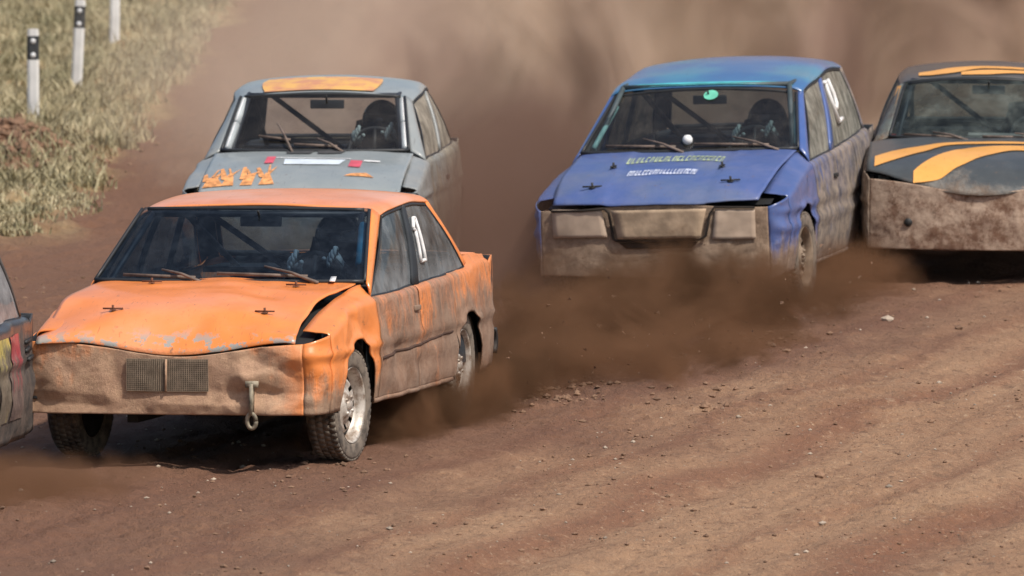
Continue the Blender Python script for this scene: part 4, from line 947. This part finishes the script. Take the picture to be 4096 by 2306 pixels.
PS = dict(name='race_car', kind='sedan', label='dark grey race car with yellow wavy stripes and mud-plastered nose, cut by the right edge', group='race cars on the dirt track',
    X=3.235, Y=61.979, yaw=3.5, roll=-.4, pitch=0, wb=2.5, sill=.24, arch=.34, wr=.30,
    W=[(.6, .77), (.4, .81), (0, .82), (-1.6, .825), (-2.6, .82), (-3.3, .77)], ztop=[(.6, .74), (.3, .79), (0, .83), (-.5, .87), (-1.6, .88), (-2.8, .89), (-3.3, .87)],
    yin=[(.6, .68), (0, .70), (-.5, .70), (-2.8, .70), (-3.3, .68)], zin=[(.6, .755), (0, .86), (-.5, .91), (-2.8, .92), (-3.3, .89)],
    hood=(-.42, .78, .78), hoodc=[(-.42, .945), (0, .90), (.3, .86), (.55, .79), (.70, .70), (.78, .63)], hoode=[(-.42, .90), (0, .865), (.3, .835), (.55, .77), (.7, .70), (.78, .64)], hood_front=lambda y: -.24*abs(y/.78)**2.0,
    xf=.76, xt=-3.35, xcf=.46, xcr=-3.2, doors=(-.5, -1.5, -2.3), A0=(-.62, .66, .925), A1=(-1.12, .56, 1.275), C0=(-2.7, .60, .93), C1=(-2.2, .50, 1.30),
    roofx=(-1.13, -2.2), roofc=[(-1.1, 1.335), (-1.4, 1.375), (-1.9, 1.40), (-2.2, 1.37)], roofw=[(-1.1, .59), (-1.5, .61), (-2.2, .57)], bow=.17, rcrown=.05,
    gfront=(-.66, -1.2), grear=(-2.5, -2.12), front_z=.235, plate_y=(.76, .76), plate_top=lambda y: .715-.09*math.exp(-(y/.45)**2), pdent=.9, pcurve=.16,
    rear_z=(.3, .9), seats=(1,), mats=M, dent=.8, seed=17.7, wipers=((-.10, -.55, .02), (.5, .0, .02)))
sc_ = Car(PS)
YEL = paint('yellow_stripe', (.86, .40, .075), .50, .80, film=.16, rough=.5, amp=.8, cap=.7, mud=(.36, .30, .22), seed=4)
def stripe(car, pts, name, parent, surf, mat=YEL):
    """pts: (x_front, x_back, y) down the length of the stripe"""
    a = Curve([(p[2], p[0]) for p in pts]); b = Curve([(p[2], p[1]) for p in pts]); y0, y1 = pts[0][2], pts[-1][2]
    def fn(u, v):
        y = lerp(y0, y1, u); x = lerp(a(y), b(y), v); return (x, y, surf(x, y)+.007)
    return MB().grid(fn, ls(0, 1, 40), ls(0, 1, 5)).build(name, mat, parent)
stripe(sc_, [(.52, .30, -.73), (.42, .10, -.60), (.23, -.04, -.42), (-.02, -.14, -.25), (-.10, -.19, 0), (-.10, -.18, .4), (.1, -.02, .7)], 'yellow_stripe', sc_.hood_o, sc_.hoodz)
stripe(sc_, [(.72, .60, -.46), (.69, .32, -.30), (.54, .13, -.15), (.31, .0, .05), (.16, -.02, .25), (.2, .05, .6)], 'yellow_stripe', sc_.hood_o, sc_.hoodz)
stripe(sc_, [(-1.20, -1.30, -.46), (-1.17, -1.32, -.36), (-1.20, -1.40, -.22), (-1.34, -1.46, 0), (-1.36, -1.46, .4)], 'yellow_stripe', sc_.roof_o, sc_.roofz)
stripe(sc_, [(-1.12, -1.22, -.16), (-1.12, -1.28, 0), (-1.2, -1.3, .2), (-1.24, -1.33, .4)], 'yellow_stripe', sc_.roof_o, sc_.roofz)
for sg in (-1,):
    def pst(u, v):
        p = sc_.wpt(.0, lerp(.25, .95, v) if u >= 0 else 0); return (p.x-.02-.03*u, p.y-.012-.028*u, p.z+.012-.01*u)
    MB().grid(lambda u, v: pst(u, v*.55+.42), ls(0, 1, 3), ls(0, 1, 8)).build('pillar_stripe', YEL, sc_.root); MB().grid(lambda u, v: pst(u, v*.34-.28), ls(0, 1, 3), ls(0, 1, 6)).build('pillar_stripe', YEL, sc_.root)
m = MB(); p_ = Vector(sc_.plate_pt(-.49, .42)); m.lathe([(.001, .01), (.026, .01), (.030, .0)], p_, 'x', 16); m.build('headlight_hole', BLACK, sc_.plate_o)
m = MB(); m.grid(lambda u, v: (lerp(-.55, -.44, v), lerp(-.10, .7, u), .965-.01*v), ls(0, 1, 8), ls(0, 1, 3)); m.build('cowl_vent', plain('dusty_cowl', (.30, .28, .25), .9), sc_.root)

# ------------------------------------------------------------------ the dark car at the left edge
DG = (.035, .038, .04)
M = mats('dark', DG, hood=dict(zlo=.4, zhi=.8, film=.3, amp=.5), fender=dict(zlo=.3, zhi=.9, film=.5, amp=.5), side=dict(zlo=.25, zhi=.95, film=.3, amp=.6, streak=.8, mud=(.16, .12, .095), mud2=(.06, .05, .045), cap=.85), plate=dict(zlo=.4, zhi=.9, film=.7), pillar=dict(zlo=.4, zhi=1.1, film=.3, amp=.5))
M['glass'] = glass('dark_car_windscreen', (.5, .55, .6), .05); M['sglass'] = glass('dark_car_side_glass', (.45, .47, .5), .35, filmhi=.6, filmcol=(.45, .45, .46), gloss=.2); M['rglass'] = glass('dark_car_rear_glass', (.6, .6, .6), .3)
PD = dict(PO); PD.update(label='dark muddy race car with yellow and red flashes, cut by the left edge', X=-3.92, Y=44.62, yaw=9.0, roll=0, pitch=0, mats=M, seed=21.0, dent=1.5,
    ztop=[(.6, .66), (.1, .78), (-.5, .80), (-1.5, .80), (-2.75, .80), (-2.95, .815), (-3.6, .80)], zin=[(.6, .67), (.1, .80), (-.45, .85), (-2.7, .82), (-3.6, .825)], C0=(-3.50, .70, .84), C1=(-3.22, .60, 1.30), A0=(-.47, .735, .88), A1=(-1.13, .6, 1.22),
    roofc=[(-1.1, 1.25), (-1.6, 1.33), (-3.2, 1.335)], roofw=[(-1.1, .66), (-1.5, .69), (-3.2, .66)], roofx=(-1.11, -3.2), grear=(-3.38, -3.14), kind='hatch', rear_z=(.20, .82), sill=.17, wb=2.20, W=[(.62, .80), (.5, .825), (.2, .835), (-2.6, .845), (-3.4, .835), (-3.6, .82)], hood_edge_l=[(-.44, .715), (.72, .68)])
dc = Car(PD)
YF = paint('yellow_flash', (.50, .42, .09), .35, 1.0, amp=.7, streak=.9, film=.35, mud=(.18, .14, .11), mud2=(.08, .065, .055)); RF = paint('red_flash', (.42, .035, .06), .35, .95, amp=.7, streak=.9, film=.3, mud=(.18, .14, .11), mud2=(.08, .065, .055))
def flash(xa, xb, za, zb_, mat, name):
    def fn(u, v):
        z = lerp(za, zb_, v); x = lerp(xa, xb, u)+.10*(z-.5); y = dc.yside(x, min(z, .75), 1)+.008
        return (x, y, z)
    return MB().grid(fn, ls(0, 1, 12), ls(0, 1, 20)).build(name, mat, dc.root)
flash(-2.52, -2.80, .30, .75, YF, 'yellow_flash'); flash(-2.84, -3.12, .30, .75, RF, 'red_flash')
m = MB()
for k in range(3):
    z = .60+k*.045; m.bar((-3.22, dc.yside(-3.22, z, 1)+.008, z), (-3.44, dc.yside(-3.44, z, 1)+.008, z), .02, .018, (0, 1, 0))
m.build('side_vent', BLACK, dc.root)

# ------------------------------------------------------------------ flying dust
def dust(name, loc, rz, dims, color, dens, nscale, thr, falloff, label, dark=None, stretch=(1, 1, 1), step=1.0, rough_=.6, amp=1.0, aniso=.0, zpow=1.0, tilt=0):
    """closed box of Principled Volume; density = noise * falloff of the box, so it fades before its faces"""
    m = MB(); m.box((0, 0, 0), dims); t = NT(name+'_air'); t.t.nodes.remove(t.b)
    vol = t.n('ShaderNodeVolumePrincipled'); t.l(vol.outputs[0], t.out.inputs['Volume']); vol.inputs['Anisotropy'].default_value = aniso
    tc = t.n('ShaderNodeTexCoord'); sp = t.n('ShaderNodeSeparateXYZ'); t.l(tc.outputs['Object'], sp.inputs[0])
    n1 = t.noise(t.co(scale=stretch, loc=(loc[0], loc[1], 0)), nscale, 7, rough_, .9)
    t.m.cycles.volume_step_rate = step
    f = falloff(t, sp.outputs)
    d = t.math('MULTIPLY_ADD', t.math('SUBTRACT', n1, .5), amp, f)
    d = t.ramp(d, thr[0], thr[1], 0, dens); t.l(t.math('MULTIPLY', d, t.ramp(f, 0.0, .12)), vol.inputs['Density'])
    if dark: t.l(t.mix(t.ramp(t.noise(t.co(scale=stretch, loc=(9, 3, 1)), nscale*.8, 4, .55, .5), .38, .62), dark, color), vol.inputs['Color'])
    else: vol.inputs['Color'].default_value = (*color, 1)
    o = m.build(name, t.m, smooth_=False); o.location = loc; o.rotation_euler = (0, 0, rz); tag(o, label, kind='stuff')
    return o
def ell(a, b, c_, zc=0):
    def f(t, s):
        q = None
        for i, r in enumerate((a, b, c_)):
            v = s[i] if i < 2 else t.math('SUBTRACT', s[2], zc)
            v = t.math('DIVIDE', v, r); v = t.math('MULTIPLY', v, v); q = v if q is None else t.math('ADD', q, v)
        return t.math('SUBTRACT', 1, q)
    return f
def bank(t, s):     # wall of dust: thin and low on the left, thick behind the cars, fading near its faces
    a = t.ramp(s[0], -11.4, -5.6); b = t.ramp(t.math('ABSOLUTE', s[1]), 10.8, 6.0)
    top = t.ramp(s[0], -10.5, -5.0, -.9, 2.3); c_ = t.ramp(t.math('SUBTRACT', s[2], top), .1, -1.9)
    return t.math('MULTIPLY', t.math('MULTIPLY', a, b), c_)
dust('dust_cloud', (7.4, 76.5, 2.35), 0, (24, 22, 5), (.99, .79, .61), 2.0, 1.15, (.25, 1.1), bank, 'wall of brown dust whirled up behind the cars', dark=(.66, .48, .39), stretch=(1, .5, .8), amp=1.9, step=.6)
dust('dust_haze', (-1.0, 76, 1.2), 0, (7, 20, 2.8), (.97, .80, .64),    .085, .8, (.2, 1.0), ell(3.4, 9.9, 1.9, -.6), 'thin pale dust drifting over the empty track beside the verge', amp=1.0, stretch=(1, .4, 1))
DPL = (.275, .15, .083)
dust('dust_veil', (.10, 62.2, .75), -R(3), (2.6, 12, 2.3), (.31, .195, .145), 1.0, 1.2, (.20, 1.1), ell(1.1, 5.9, 1.15, -.45), 'brown veil of dust hanging between the grey and the blue car', amp=1.1, stretch=(1, .5, 1))
dust('dust_plume', (.86, 56.0, .45), -R(13.5), (3.4, 11.6, 1.5), DPL, 6.0, 1.9, (.34, 1.5), ell(1.4, 5.8, .78, -.50), 'low dark plume of dirt thrown up between the orange and the blue car', amp=3.2, stretch=(1, .33, 1.3), dark=(.12, .065, .035), step=.4, rough_=.72)
dust('dust_trail', (-.50, 50.7, .28), -R(16), (1.5, 5.4, .8), DPL, 11, 2.8, (.35, 1.4), ell(.62, 2.6, .38, -.18), 'thin trail of dirt along the sill of the orange car', amp=2.6, stretch=(1, .5, 1), dark=(.14, .08, .045), step=.5, rough_=.7)
dust('dust_drift', (-2.72, 46.1, .2), -R(25), (1.8, 3.8, .7), (.30, .17, .10), 6, 2.2, (.35, 1.3), ell(.8, 1.8, .24, -.16), 'brown dust blown low across the lower left corner', amp=2.0)
dust('dust_puff', (2.0, 60.6, .4), -R(10), (2.1, 3.8, 1.1), DPL, 5.0, 2.4, (.4, 1.5), ell(.95, 1.8, .44, -.30), 'puff of brown dust behind the front wheel of the blue car', amp=2.4)
# clods of earth torn loose and still in the air within the plume
mm = MB(); random.seed(8)
for k in range(420):
    u = random.random(); y = 51.5+u*8.6+random.gauss(0, .5); x = -.15+u*2.1+random.gauss(0, .35); z = abs(random.gauss(0, .17))+.03; r = .005+.016*random.random()**3
    n = len(mm.v); pts = [Vector((random.gauss(0, 1), random.gauss(0, 1), random.gauss(0, 1))).normalized()*r for _ in range(4)]
    mm.add([Vector((x, y, z))+p for p in pts], [(0, 1, 2), (0, 2, 3), (0, 3, 1), (1, 3, 2)])
tag(mm.build('flying_dirt', SOILM, smooth_=False), 'bits of earth flying up between the orange and the blue car', kind='stuff')
